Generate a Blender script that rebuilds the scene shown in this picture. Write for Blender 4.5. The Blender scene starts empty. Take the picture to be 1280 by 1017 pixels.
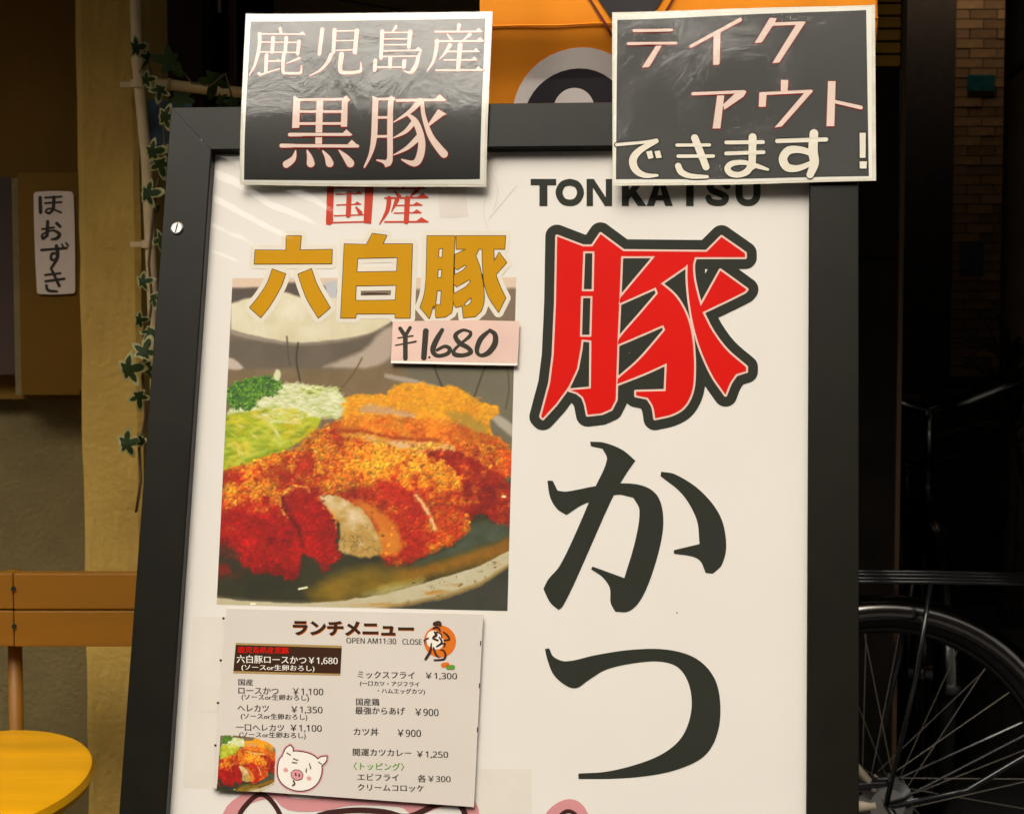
import bpy, bmesh, math, random
import numpy as np
from mathutils import Vector, Matrix

random.seed(7)
rng = np.random.default_rng(11)
C = bpy.context.scene.collection
R = math.radians

# ------------------------------------------------------------------ camera
F, CX, CY = 2350.0, 640.0, 508.5          # focal length and centre for a 1280 x 1017 frame
PITCH, CAM_H = R(4.1), 1.23
cam_d = bpy.data.cameras.new('camera')
cam = bpy.data.objects.new('camera', cam_d); C.objects.link(cam)
cam.location = (0, 0, CAM_H)
cam.rotation_euler = (R(90) - PITCH, 0, 0)
cam_d.sensor_fit = 'HORIZONTAL'; cam_d.sensor_width = 36.0; cam_d.lens = F / 1280 * 36.0
cam_d.clip_start = 0.05; cam_d.clip_end = 500
cam_d.dof.use_dof = True; cam_d.dof.focus_distance = 1.76; cam_d.dof.aperture_fstop = 26
bpy.context.scene.camera = cam

# ------------------------------------------------------------------ world, sun, exposure
SUN_EL, SUN_AZ = R(55), R(198)            # azimuth measured like a compass from +Y
w = bpy.data.worlds.new("World"); bpy.context.scene.world = w; w.use_nodes = True
nt = w.node_tree; nt.nodes.clear()
sky = nt.nodes.new('ShaderNodeTexSky'); sky.sky_type = 'NISHITA'; sky.sun_disc = False
sky.sun_elevation = SUN_EL; sky.sun_rotation = SUN_AZ
sky.air_density = 1.0; sky.dust_density = 6.0; sky.ozone_density = 1.0
hsv = nt.nodes.new('ShaderNodeHueSaturation'); hsv.inputs['Saturation'].default_value = 0.15
bg = nt.nodes.new('ShaderNodeBackground'); bg.inputs['Strength'].default_value = 0.12
wo = nt.nodes.new('ShaderNodeOutputWorld')
nt.links.new(sky.outputs[0], hsv.inputs['Color']); tint = nt.nodes.new('ShaderNodeMix'); tint.data_type = 'RGBA'; tint.blend_type = 'MULTIPLY'; tint.inputs[0].default_value = 1; tint.inputs[7].default_value = (1, .95, .86, 1)
nt.links.new(hsv.outputs[0], tint.inputs[6]); nt.links.new(tint.outputs[2], bg.inputs[0]); nt.links.new(bg.outputs[0], wo.inputs[0])
sun_d = bpy.data.lights.new('sun', 'SUN'); sun_d.energy = 1.5; sun_d.angle = R(44); sun_d.color = (1.0, 0.92, 0.80)
sun = bpy.data.objects.new('sun', sun_d); C.objects.link(sun)
sd = Vector((math.sin(SUN_AZ) * math.cos(SUN_EL), math.cos(SUN_AZ) * math.cos(SUN_EL), math.sin(SUN_EL)))
sun.rotation_euler = sd.to_track_quat('Z', 'Y').to_euler(); sun.location = sd * 20
vs = bpy.context.scene.view_settings
vs.view_transform = 'Standard'; vs.look = 'None'; vs.gamma = 1; vs.exposure = 0.45; vs.use_curve_mapping = False
cy = bpy.context.scene.cycles
cy.use_denoising = True; cy.max_bounces = 8; cy.transparent_max_bounces = 12
cy.caustics_reflective = False; cy.caustics_refractive = False

# ------------------------------------------------------------------ pixel rays and the board's own plane
FW = Vector((0, math.cos(PITCH), -math.sin(PITCH))); DN = Vector((0, -math.sin(PITCH), -math.cos(PITCH))); RT = Vector((1, 0, 0))
CO = Vector((0, 0, CAM_H))
def c2w(v): return RT * v[0] + DN * v[1] + FW * v[2]
def P(px, py, Y):
    """world point on the vertical plane y = Y"""
    d = c2w(((px - CX), (py - CY), F)); return CO + d * (Y / d.y)
BX = c2w((0.99119, 0.01003, -0.13205)).normalized(); BX.z = 0; BX.normalize()
BU = c2w((0.0357, -0.98046, 0.19348)); BU = (BU - BX * BU.dot(BX)).normalized()
BN = BX.cross(BU)                          # towards the viewer
if BN.y > 0: BN = -BN
BO = CO + FW * 1.75
BM = Matrix(((BX.x, BU.x, BN.x, BO.x), (BX.y, BU.y, BN.y, BO.y), (BX.z, BU.z, BN.z, BO.z), (0, 0, 0, 1)))
def uv(px, py, wo_=0.0):
    """board coordinates (u,v) of a traced point lying wo_ in front of the board plane"""
    d = c2w(((px - CX), (py - CY), F)); o = BO + BN * wo_
    p = CO + d * ((o - CO).dot(BN) / d.dot(BN)) - BO
    return p.dot(BX), p.dot(BU)
def uva(pts, wo_=0.0):
    return [uv(a, b, wo_) for a, b in pts]

# ------------------------------------------------------------------ materials
def srgb(r, g, b):
    f = lambda c: ((c / 255 + .055) / 1.055) ** 2.4 if c / 255 > .04045 else c / 255 / 12.92
    return (f(r), f(g), f(b))
def new_mat(name):
    m = bpy.data.materials.new(name); m.use_nodes = True
    return m, m.node_tree, m.node_tree.nodes['Principled BSDF']
def mat(name, col, rough=.6, metal=0, var=.12, scale=30, bump=0, bscale=None, spec=.5, coat=0, coat_r=.05, stretch=None, detail=5):
    m, t, b = new_mat(name); n = t.nodes; l = t.links
    b.inputs['Roughness'].default_value = rough; b.inputs['Metallic'].default_value = metal
    b.inputs['Specular IOR Level'].default_value = spec
    b.inputs['Coat Weight'].default_value = coat; b.inputs['Coat Roughness'].default_value = coat_r
    tc = n.new('ShaderNodeTexCoord'); mp = n.new('ShaderNodeMapping'); l.new(tc.outputs['Object'], mp.inputs[0])
    if stretch: mp.inputs['Scale'].default_value = stretch
    no = n.new('ShaderNodeTexNoise'); no.inputs['Scale'].default_value = scale; no.inputs['Detail'].default_value = detail
    l.new(mp.outputs[0], no.inputs['Vector'])
    cr = n.new('ShaderNodeValToRGB')
    cr.color_ramp.elements[0].position = .3; cr.color_ramp.elements[1].position = .7
    cr.color_ramp.elements[0].color = (*[c * (1 - var) for c in col], 1)
    cr.color_ramp.elements[1].color = (*[min(1, c * (1 + var)) for c in col], 1)
    l.new(no.outputs[0], cr.inputs[0]); l.new(cr.outputs[0], b.inputs['Base Color'])
    if bump:
        n2 = n.new('ShaderNodeTexNoise'); n2.inputs['Scale'].default_value = bscale or scale * 3; n2.inputs['Detail'].default_value = 4
        l.new(mp.outputs[0], n2.inputs['Vector'])
        bp = n.new('ShaderNodeBump'); bp.inputs['Strength'].default_value = bump; bp.inputs['Distance'].default_value = .01
        l.new(n2.outputs[0], bp.inputs['Height']); l.new(bp.outputs[0], b.inputs['Normal'])
    return m
def ink(name, col, rough=.45):
    m, t, b = new_mat(name); n = t.nodes; l = t.links
    b.inputs['Roughness'].default_value = rough; b.inputs['Specular IOR Level'].default_value = .08
    tc = n.new('ShaderNodeTexCoord'); no = n.new('ShaderNodeTexNoise'); no.inputs['Scale'].default_value = 14
    l.new(tc.outputs['Object'], no.inputs['Vector'])
    mx = n.new('ShaderNodeMix'); mx.data_type = 'RGBA'
    mx.inputs[6].default_value = (*[c * .93 for c in col], 1); mx.inputs[7].default_value = (*[min(1, c * 1.07 + .002) for c in col], 1)
    l.new(no.outputs[0], mx.inputs[0]); l.new(mx.outputs[2], b.inputs['Base Color'])
    return m
def clear_film(name, rough, ior, bump, scale, distort=1.0, dist=.002, waves=False, nr=.55, detail=5):
    """thin clear plastic: see-through, with a mirror-like coat that follows Fresnel"""
    m = bpy.data.materials.new(name); m.use_nodes = True; t = m.node_tree; n = t.nodes; l = t.links; n.clear()
    out = n.new('ShaderNodeOutputMaterial'); mix = n.new('ShaderNodeMixShader'); tr = n.new('ShaderNodeBsdfTransparent')
    gl = n.new('ShaderNodeBsdfGlossy'); gl.inputs['Roughness'].default_value = rough
    fr = n.new('ShaderNodeFresnel'); ge = n.new('ShaderNodeNewGeometry'); im = n.new('ShaderNodeMapRange')   # the same thin film from either side
    im.inputs['To Min'].default_value = ior; im.inputs['To Max'].default_value = 1/ior
    l.new(ge.outputs['Backfacing'], im.inputs['Value']); l.new(im.outputs[0], fr.inputs['IOR'])
    tc = n.new('ShaderNodeTexCoord'); no = n.new('ShaderNodeTexNoise'); no.inputs['Scale'].default_value = scale
    no.inputs['Detail'].default_value = detail; no.inputs['Distortion'].default_value = distort; no.inputs['Roughness'].default_value = nr
    l.new(tc.outputs['Object'], no.inputs['Vector'])
    bp = n.new('ShaderNodeBump'); bp.inputs['Strength'].default_value = bump; bp.inputs['Distance'].default_value = dist
    l.new(no.outputs[0], bp.inputs['Height']); l.new(bp.outputs[0], gl.inputs['Normal'])
    if waves:
        wv = n.new('ShaderNodeTexWave'); wv.inputs['Scale'].default_value = 14; wv.inputs['Distortion'].default_value = 2.2
        mpp = n.new('ShaderNodeMapping'); mpp.inputs['Rotation'].default_value = (0, 0, R(-62)); l.new(tc.outputs['Object'], mpp.inputs[0])
        l.new(mpp.outputs[0], wv.inputs['Vector'])
        b2 = n.new('ShaderNodeBump'); b2.inputs['Strength'].default_value = .05; b2.inputs['Distance'].default_value = .004
        gs = n.new('ShaderNodeVectorMath'); gs.operation = 'DISTANCE'; gs.inputs[1].default_value = (-.30, .22, 0); l.new(tc.outputs['Object'], gs.inputs[0])
        mr = n.new('ShaderNodeMapRange'); mr.inputs['From Min'].default_value = .08; mr.inputs['From Max'].default_value = .24; mr.inputs['To Min'].default_value = .09; mr.inputs['To Max'].default_value = .004
        l.new(gs.outputs['Value'], mr.inputs['Value']); l.new(mr.outputs[0], b2.inputs['Strength'])
        l.new(wv.outputs[1], b2.inputs['Height']); l.new(bp.outputs[0], b2.inputs['Normal']); l.new(b2.outputs[0], gl.inputs['Normal'])
    tr.inputs[0].default_value = (.98, .98, .97, 1)
    l.new(fr.outputs[0], mix.inputs[0]); l.new(tr.outputs[0], mix.inputs[1]); l.new(gl.outputs[0], mix.inputs[2]); l.new(mix.outputs[0], out.inputs[0])
    return m

M = {}
M['paper'] = mat('poster_paper', (.84, .795, .75), .6, var=.02, scale=5, spec=.1)
M['sheet'] = mat('menu_paper', (.66, .60, .54), .5, var=.03, scale=9)
M['cardwhite'] = mat('card_paper', (.92, .89, .80), .5, var=.03, scale=12)
M['cardblack'] = mat('card_black_print', (.013, .012, .010), .45, var=.25, scale=18)
M['frame'] = mat('frame_black_metal', (.008, .007, .004), .33, var=.2, scale=35, bump=.01, bscale=500, spec=.23)
M['backboard'] = mat('back_board', (.12, .12, .12), .8)
M['pane'] = clear_film('acrylic_cover', .05, 1.36, .12, 6, dist=.002, waves=True)
M['laminate'] = clear_film('laminate_film', .03, 1.66, .15, 17, distort=.8, dist=.004, nr=.66, detail=8)
M['film'] = mat('film_edge', (.84, .79, .66), .25, var=.1, scale=60)
M['ink_black'] = ink('black_ink', (.022, .026, .020))
M['ink_grey'] = ink('charcoal_ink', (.030, .033, .025))
M['ink_red'] = ink('red_ink', (.72, .006, .002))
M['ink_red2'] = ink('faded_red_ink', (.60, .06, .035))
M['ink_gold'] = ink('gold_ink', (.62, .30, .0015))
M['ink_goldline'] = ink('brown_line_ink', (.055, .03, .006))
M['ink_pinkwhite'] = ink('pale_pink_line', (.85, .58, .50))
M['ink_cardpink'] = ink('pink_letter_ink', (.93, .73, .64))
M['ink_cardred'] = ink('dark_red_edge_ink', (.26, .008, .006))
M['ink_cream'] = ink('cream_ink', (.93, .86, .73))
M['ink_halo'] = ink('letter_halo_ink', (.82, .75, .64))
M['ink_green'] = ink('green_ink', (.13, .30, .04))
M['ink_menu'] = ink('menu_text_ink', (.045, .035, .03))
M['ink_brown'] = ink('brown_text_ink', (.045, .018, .008))
M['ink_orange'] = ink('orange_ink', (.70, .17, .015))
M['ink_white'] = ink('white_ink', (.85, .80, .72))
M['ink_pink'] = ink('pink_ink', (.70, .30, .32))
M['ink_blush'] = ink('blush_ink', (.72, .34, .32))
M['ink_pigline'] = ink('dark_maroon_line', (.06, .02, .018))
M['ink_marker'] = ink('marker_pen', (.045, .04, .03))
M['sticker'] = mat('price_label_paper', (.74, .50, .42), .5, var=.10, scale=16)
M['tape'] = mat('scuffed_tape', (.66, .62, .54), .35, var=.05)
M['steel'] = mat('bright_steel', (.62, .60, .56), .28, metal=1)
M['chrome'] = mat('chrome', (.5, .5, .5), .2, metal=1)

# ------------------------------------------------------------------ mesh and object helpers
class MB:
    def __init__(s): s.v = []; s.f = []; s.m = []
    def add(s, vs_, fs, mi=0):
        o = len(s.v); s.v += [tuple(v) for v in vs_]; s.f += [tuple(i + o for i in f) for f in fs]; s.m += [mi] * len(fs)
    def box(s, a, b, mi=0, bev=0):
        x0, y0, z0 = a; x1, y1, z1 = b
        if bev <= 0:
            s.add([(x0,y0,z0),(x1,y0,z0),(x1,y1,z0),(x0,y1,z0),(x0,y0,z1),(x1,y0,z1),(x1,y1,z1),(x0,y1,z1)],
                  [(0,3,2,1),(4,5,6,7),(0,1,5,4),(1,2,6,5),(2,3,7,6),(3,0,4,7)], mi); return
        bm = bmesh.new(); bmesh.ops.create_cube(bm, size=1)
        for v in bm.verts: v.co = Vector(((x0+x1)/2 + v.co.x*(x1-x0), (y0+y1)/2 + v.co.y*(y1-y0), (z0+z1)/2 + v.co.z*(z1-z0)))
        bmesh.ops.bevel(bm, geom=bm.edges[:], offset=bev, segments=2, profile=.6, affect='EDGES')
        bm.verts.ensure_lookup_table()
        s.add([v.co[:] for v in bm.verts], [[v.index for v in f.verts] for f in bm.faces], mi); bm.free()
    def tube(s, pts, r, seg=10, closed=False, mi=0, caps=True):
        pts = [Vector(p) for p in pts]; n = len(pts); rs = r if isinstance(r, (list, tuple)) else [r] * n
        up = None; rings = []
        for i in range(n):
            a = pts[i-1] if (i > 0 or closed) else pts[i]; b = pts[(i+1) % n] if (i < n-1 or closed) else pts[i]
            t = (b - a).normalized()
            if up is None:
                up = Vector((0,0,1)) if abs(t.z) < .9 else Vector((0,1,0))
            x = up.cross(t)
            if x.length < 1e-4: x = Vector((1,0,0)).cross(t)
            x.normalize(); y = t.cross(x).normalized(); up = y
            rings.append([pts[i] + (x*math.cos(2*math.pi*k/seg) + y*math.sin(2*math.pi*k/seg))*rs[i] for k in range(seg)])
        vs_ = [v for rg in rings for v in rg]; fs = []
        for i in range(n if closed else n-1):
            j = (i+1) % n
            for k in range(seg):
                k2 = (k+1) % seg; fs.append((i*seg+k, i*seg+k2, j*seg+k2, j*seg+k))
        if caps and not closed:
            fs.append(tuple(reversed(range(seg)))); fs.append(tuple((n-1)*seg+k for k in range(seg)))
        s.add(vs_, fs, mi)
    def disc(s, c, r, axis=(0,1,0), h=.01, seg=32, mi=0, r2=None):
        c = Vector(c); ax = Vector(axis).normalized()
        s.tube([c - ax*h/2, c + ax*h/2], [r, r if r2 is None else r2], seg, mi=mi)
    def prism(s, pts, z0, z1, mi=0, fn=None):
        """polygon in (a,b) extruded between z0 and z1; fn maps (a,b,z) to a point"""
        fn = fn or (lambda a,b,z: (a,b,z)); n = len(pts)
        s.add([fn(a,b,z0) for a,b in pts] + [fn(a,b,z1) for a,b in pts],
              [tuple(reversed(range(n))), tuple(range(n, 2*n))] + [(i, (i+1)%n, n+(i+1)%n, n+i) for i in range(n)], mi)
    def mesh(s, name, mats, smooth=False):
        me = bpy.data.meshes.new(name); me.from_pydata(s.v, [], s.f)
        for m in (mats if isinstance(mats, (list, tuple)) else [mats]): me.materials.append(m)
        me.polygons.foreach_set('material_index', s.m)
        if smooth: me.polygons.foreach_set('use_smooth', [True]*len(s.f))
        me.update(); return me
def link(name, me, parent=None, loc=None):
    o = bpy.data.objects.new(name, me); C.objects.link(o)
    if parent is not None: o.parent = parent
    if loc is not None: o.location = loc
    return o
def part(name, mb, mats, parent, smooth=False, loc=None):
    return link(name, mb.mesh(name, mats, smooth), parent, loc)
def thing(name, label, cat, loc=(0,0,0), rz=0, group=None, mw=None):
    o = bpy.data.objects.new(name, None); C.objects.link(o); o.empty_display_size = .05
    if mw is not None: o.matrix_world = mw
    else: o.location = loc; o.rotation_euler = (0,0,rz)
    o['label'] = label; o['category'] = cat
    if group: o['group'] = group
    return o
def struct(name, mb, mats): 
    o = link(name, mb.mesh(name, mats)); o['kind'] = 'structure'; return o
def smooth_angle(o, ang=40):
    me = o.data
    me.polygons.foreach_set('use_smooth', [True]*len(me.polygons))
    try: me.set_sharp_from_angle(angle=R(ang))
    except Exception: pass

# ------------------------------------------------------------------ letter shapes: signed distance fields -> filled outlines
def cr_smooth(poly, n=5, corner=42, closed=True):
    out = []; N = len(poly); p = [np.array(q[:2], float) for q in poly]
    def sharp(i):
        a = p[i]-p[i-1]; b = p[(i+1)%N]-p[i]
        ang = abs(math.degrees(math.atan2(a[0]*b[1]-a[1]*b[0], a.dot(b)))); return ang > corner
    sh = [sharp(i) for i in range(N)]
    for i in range(N):
        p1, p2 = p[i], p[(i+1)%N]; p0, p3 = p[i-1], p[(i+2)%N]; L = np.linalg.norm(p2-p1)
        def tan(a, b, c_):
            t = c_-a; return t/ max(1e-6, np.linalg.norm(t))*L
        t1 = (p2-p1) if sh[i] else tan(p0, p1, p2); t2 = (p2-p1) if sh[(i+1)%N] else tan(p1, p2, p3)
        if sh[i] and sh[(i+1)%N]: out.append(tuple(p1)); continue
        for k in range(n):
            s_ = k/n; h1 = 2*s_**3-3*s_**2+1; h2 = s_**3-2*s_**2+s_; h3 = -2*s_**3+3*s_**2; h4 = s_**3-s_**2
            out.append(tuple(h1*p1+h2*t1+h3*p2+h4*t2))
    return out
def line_smooth(pts, n=4):
    if len(pts) < 3: return pts
    p = [np.array(q, float) for q in pts]; out = []
    for i in range(len(p)-1):
        p0 = p[max(0,i-1)]; p1 = p[i]; p2 = p[i+1]; p3 = p[min(len(p)-1,i+2)]
        for k in range(n):
            s_ = k/n
            out.append(.5*((2*p1)+(-p0+p2)*s_+(2*p0-5*p1+4*p2-p3)*s_**2+(-p0+3*p1-3*p2+p3)*s_**3))
    out.append(p[-1]); return [tuple(o) for o in out]
def sd_poly(X, Y, poly):
    d = np.full(X.shape, 1e9); inside = np.zeros(X.shape, bool); n = len(poly)
    for i in range(n):
        ax, ay = poly[i]; bx, by = poly[(i+1)%n]; ex, ey = bx-ax, by-ay
        L2 = ex*ex+ey*ey
        if L2 < 1e-12: continue
        t = np.clip(((X-ax)*ex+(Y-ay)*ey)/L2, 0, 1)
        d = np.minimum(d, (X-ax-t*ex)**2+(Y-ay-t*ey)**2)
        if ay != by:
            cond = ((ay > Y) != (by > Y)) & (X < (bx-ax)*(Y-ay)/(by-ay)+ax); inside ^= cond
    d = np.sqrt(d); return np.where(inside, -d, d)
def sd_stroke(X, Y, pts):
    d = np.full(X.shape, 1e9)
    for (ax,ay,aw),(bx,by,bw) in zip(pts[:-1], pts[1:]):
        ex, ey = bx-ax, by-ay; L2 = max(1e-9, ex*ex+ey*ey)
        t = np.clip(((X-ax)*ex+(Y-ay)*ey)/L2, 0, 1)
        d = np.minimum(d, np.hypot(X-ax-t*ex, Y-ay-t*ey)-(aw+(bw-aw)*t)/2)
    return d
def contours(Fv, level, x0, y0, st):
    """closed loops of Fv == level (marching squares)"""
    A = Fv - level; A = np.where(np.abs(A) < 1e-7, 1e-7, A); s = A < 0; ny, nx = A.shape
    code = s[:-1,:-1]*1 + s[:-1,1:]*2 + s[1:,1:]*4 + s[1:,:-1]*8
    ii, jj = np.nonzero((code > 0) & (code < 15)); nxt = {}; pos = {}
    def ept(kind, i, j):
        k = (kind, i, j)
        if k not in pos:
            if kind == 0: a, b = A[i,j], A[i,j+1]; t = a/(a-b); pos[k] = (x0+(j+t)*st, y0+i*st)
            else: a, b = A[i,j], A[i+1,j]; t = a/(a-b); pos[k] = (x0+j*st, y0+(i+t)*st)
        return k
    T = {1:[('L','T')],2:[('T','R')],3:[('L','R')],4:[('R','B')],5:[('L','T'),('R','B')],6:[('T','B')],7:[('L','B')],
         8:[('B','L')],9:[('B','T')],10:[('T','R'),('B','L')],11:[('B','R')],12:[('R','L')],13:[('R','T')],14:[('T','L')]}
    for i, j in zip(ii.tolist(), jj.tolist()):
        e = {'T':(0,i,j),'B':(0,i+1,j),'L':(1,i,j),'R':(1,i,j+1)}
        for a, b in T[int(code[i,j])]:
            nxt[ept(*e[a])] = ept(*e[b])
    loops = []
    while nxt:
        k0, k = next(iter(nxt.items())); del nxt[k0]; lp = [pos[k0]]
        while k != k0 and k in nxt:
            lp.append(pos[k]); k = nxt.pop(k)
        if k == k0 and len(lp) > 5: loops.append(lp)
    return loops
def rdp(lp, tol):
    lp = np.array(lp)
    keep = np.zeros(len(lp), bool)
    far = int(np.argmax(np.hypot(*(lp-lp[0]).T))); keep[0] = keep[far] = True; st = [(0, far), (far, len(lp))]
    L = np.vstack([lp, lp[:1]])
    while st:
        a, b = st.pop()
        if b-a < 2: continue
        p, q = L[a], L[b]; e = q-p; n = np.hypot(*e)
        seg = L[a+1:b]; d = np.abs(e[0]*(seg[:,1]-p[1])-e[1]*(seg[:,0]-p[0]))/max(n,1e-9) if n > 1e-9 else np.hypot(*(seg-p).T)
        k = int(np.argmax(d))
        if d[k] > tol: keep[a+1+k] = True; st += [(a,a+1+k),(a+1+k,b)]
    return [tuple(x) for x in lp[keep]]
def fill_loops(loops):
    cu = bpy.data.curves.new('tmp', 'CURVE'); cu.dimensions = '2D'; cu.fill_mode = 'BOTH'
    for lp in loops:
        if len(lp) < 3: continue
        sp = cu.splines.new('POLY'); sp.points.add(len(lp)-1)
        flat = np.zeros((len(lp),4)); flat[:,:2] = lp; flat[:,3] = 1; sp.points.foreach_set('co', flat.ravel()); sp.use_cyclic_u = True
    ob = bpy.data.objects.new('tmp', cu); me = bpy.data.meshes.new_from_object(ob)
    vs_ = [tuple(v.co) for v in me.vertices]; fs = [tuple(p.vertices) for p in me.polygons]
    bpy.data.objects.remove(ob); bpy.data.curves.remove(cu); bpy.data.meshes.remove(me)
    return vs_, fs
class Glyph:
    """strokes (x,y,width) and polygons traced in a magnified view: px = ox + x/s"""
    def __init__(s, ox, oy, sc): s.t = (ox, oy, sc); s.items = []
    def S(s, *pts, sm=True):
        ox, oy, sc = s.t; q = [(ox+x/sc, oy+y/sc, w_/sc) for x,y,w_ in pts]; s.items.append(('s', line_smooth(q) if sm else q, 1)); return s
    def G(s, *pts, sm=False, hole=False, corner=42):
        ox, oy, sc = s.t; q = [(ox+x/sc, oy+y/sc) for x,y in pts]; s.items.append(('g', cr_smooth(q, corner=corner) if sm else q, -1 if hole else 1)); return s
    def H(s, *pts, **k): return s.G(*pts, hole=True, **k)
    def field(s, st, pad, dx=0, dy=0):
        xs = [p[0] for i in s.items for p in i[1]]; ys = [p[1] for i in s.items for p in i[1]]
        wmax = max([p[2] for i in s.items if i[0]=='s' for p in i[1]] + [0])/2
        x0, x1, y0, y1 = min(xs)-pad-wmax, max(xs)+pad+wmax, min(ys)-pad-wmax, max(ys)+pad+wmax
        X, Y = np.meshgrid(np.arange(x0, x1+st, st), np.arange(y0, y1+st, st))
        D = np.full(X.shape, 1e9)
        for k, p, sg in s.items:
            d = sd_stroke(X, Y, p) if k == 's' else sd_poly(X, Y, p)
            D = np.minimum(D, d) if sg > 0 else np.maximum(D, -d)
        return D, x0, y0
def glyph_obj(name, g, layers, parent, st=.4, base_w=0.0, off=(0,0), plane_w=0.0, wf=None, tol=.05, label=None):
    """layers: (level, material, lift, dx, dy) bottom to top"""
    pad = max(l[0] for l in layers)+2*st+1
    D, x0, y0 = g.field(st, pad); mb = MB(); mats = []
    for lv, m, lift, dx, dy in layers:
        loops = [rdp(l, tol) for l in contours(D, lv, x0, y0, st)]
        vs_, fs = fill_loops(loops)
        out = []
        for x, y, z in vs_:
            a, b = uv(x+dx, y+dy, plane_w); out.append((a-off[0], b-off[1], base_w+lift+(wf(a,b) if wf else 0)))
        mb.add(out, [tuple(reversed(f)) for f in fs], len(mats)); mats.append(m)
    o = part(name, mb, mats, parent)
    if label: o['label'] = label
    return o
_font = None
def text_pts(body, bold=0.0):
    cu = bpy.data.curves.new('tmp', 'FONT'); cu.body = body; cu.size = 1; cu.offset = bold; cu.resolution_u = 3; cu.fill_mode = 'FRONT'
    ob = bpy.data.objects.new('tmp', cu); me = bpy.data.meshes.new_from_object(ob)
    v = np.array([p.co[:2] for p in me.vertices]); f = [tuple(p.vertices) for p in me.polygons]
    bpy.data.objects.remove(ob); bpy.data.curves.remove(cu); bpy.data.meshes.remove(me)
    return v, f
def text_obj(name, body, x0, x1, ytop, ybot, material, parent, lift, bold=0.0, slope=0.0, off=(0,0), plane_w=0.0, wf=None, shadow=None, skew=0.0, double=False):
    v, f = text_pts(body, bold); mn, mx = v.min(0), v.max(0); mb = MB(); mats = []
    for (m, dx, dy, dl) in ([(shadow, .9, .9, -.00008)] if shadow else []) + [(material, 0, 0, 0)] + ([(material, .38, .05, .00005)] if double else []):
        out = []
        for x, y in v:
            s_ = (x-mn[0])/(mx[0]-mn[0]); t = (y-mn[1])/(mx[1]-mn[1])
            px = x0+(x1-x0)*s_ + skew*(t-.5); py = ybot+(ytop-ybot)*t+slope*(px-x0)
            a, b = uv(px+dx, py+dy, plane_w); out.append((a-off[0], b-off[1], lift+dl+(wf(a,b) if wf else 0)))
        mb.add(out, f, len(mats)); mats.append(m)
    return part(name, mb, mats, parent)
def flat_poly(name, px_pts, material, parent, lift, off=(0,0), plane_w=0.0, sm=False, wf=None):
    g = Glyph(0,0,1).G(*px_pts, sm=sm)
    pts = g.items[0][1]; vs_, fs = fill_loops([pts]); mb = MB(); out = []
    for x, y, z in vs_:
        a, b = uv(x, y, plane_w); out.append((a-off[0], b-off[1], lift+(wf(a,b) if wf else 0)))
    mb.add(out, [tuple(reversed(f)) for f in fs]); return part(name, mb, material, parent)

#@@ SETTING
# ================================================================== THE SETTING
asphalt = mat('asphalt', (.055,.052,.048), .85, var=.3, scale=60, bump=.4, bscale=260)
paving = mat('paving', (.12,.11,.10), .8, var=.15, scale=8, bump=.2, bscale=120)
m_brownwall = mat('brown_timber', (.15,.075,.008), .75, spec=.2, var=.25, scale=6, bump=.2, bscale=40, stretch=(1,1,.15))
m_greywall = mat('grey_brown_render', (.17,.125,.045), .85, var=.12, scale=14, bump=.3, bscale=120)
m_cream = mat('yellow_cream_render', (.50,.32,.075), .85, spec=.2, var=.12, scale=9, bump=.3, bscale=90)
m_pipe = mat('cream_pipe', (.62,.46,.26), .45, var=.08, scale=30)
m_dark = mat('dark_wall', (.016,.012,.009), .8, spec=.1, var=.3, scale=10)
m_maroon = mat('dark_maroon_wood', (.045,.022,.015), .7, var=.3, scale=12, stretch=(1,1,.1))
m_ceil = mat('canopy_underside', (.09,.075,.06), .8)
m_tile = mat('brown_wall_tile', (.12,.065,.035), .55, var=.3, scale=8)
m_grout = mat('tile_grout', (.08,.05,.03), .9)
m_conc = mat('concrete_pole', (.50,.36,.22), .85, var=.15, scale=10)
g = MB(); g.add([(-60,-60,0),(60,-60,0),(60,60,0),(-60,60,0)], [(0,1,2,3)]); struct('ground', g, asphalt)
g = MB(); g.box((-6,1.0,.0005),(6,2.6,.10)); struct('pavement', g, paving)

# unseen roof, added to keep the shop front and passage in shade
t = thing('added_shade_canopy', 'unseen flat canopy added to shade the shop front behind the sign', 'canopy', (0,2,2.3))
g = MB(); g.box((-3.5,.02,.06),(3.5,4.33,.30)); part('roof_slab', g, m_ceil, t)
g = MB(); g.box((-3.5,-.02,.0),(3.5,.018,.32)); part('fascia', g, m_maroon, t)
# left shop wall
YW = 3.05
def wx(px, Y): return P(px, 340, Y).x
def wz(py, Y): return P(640, py, Y).z
t = thing('shop_wall', 'dark brown timber wall over a grey brown base left of the pillar', 'wall', (-2.2,YW,0))
x1 = wx(104,YW)+2.2; zt = wz(500,YW)
g = MB(); g.box((-1.4,.0,zt+.002),(x1,.2,3.0)); part('timber_cladding', g, m_brownwall, t)
g = MB(); g.box((-1.4,.03,0),(x1+.02,.2,zt)); part('wall_base', g, m_greywall, t)
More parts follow.
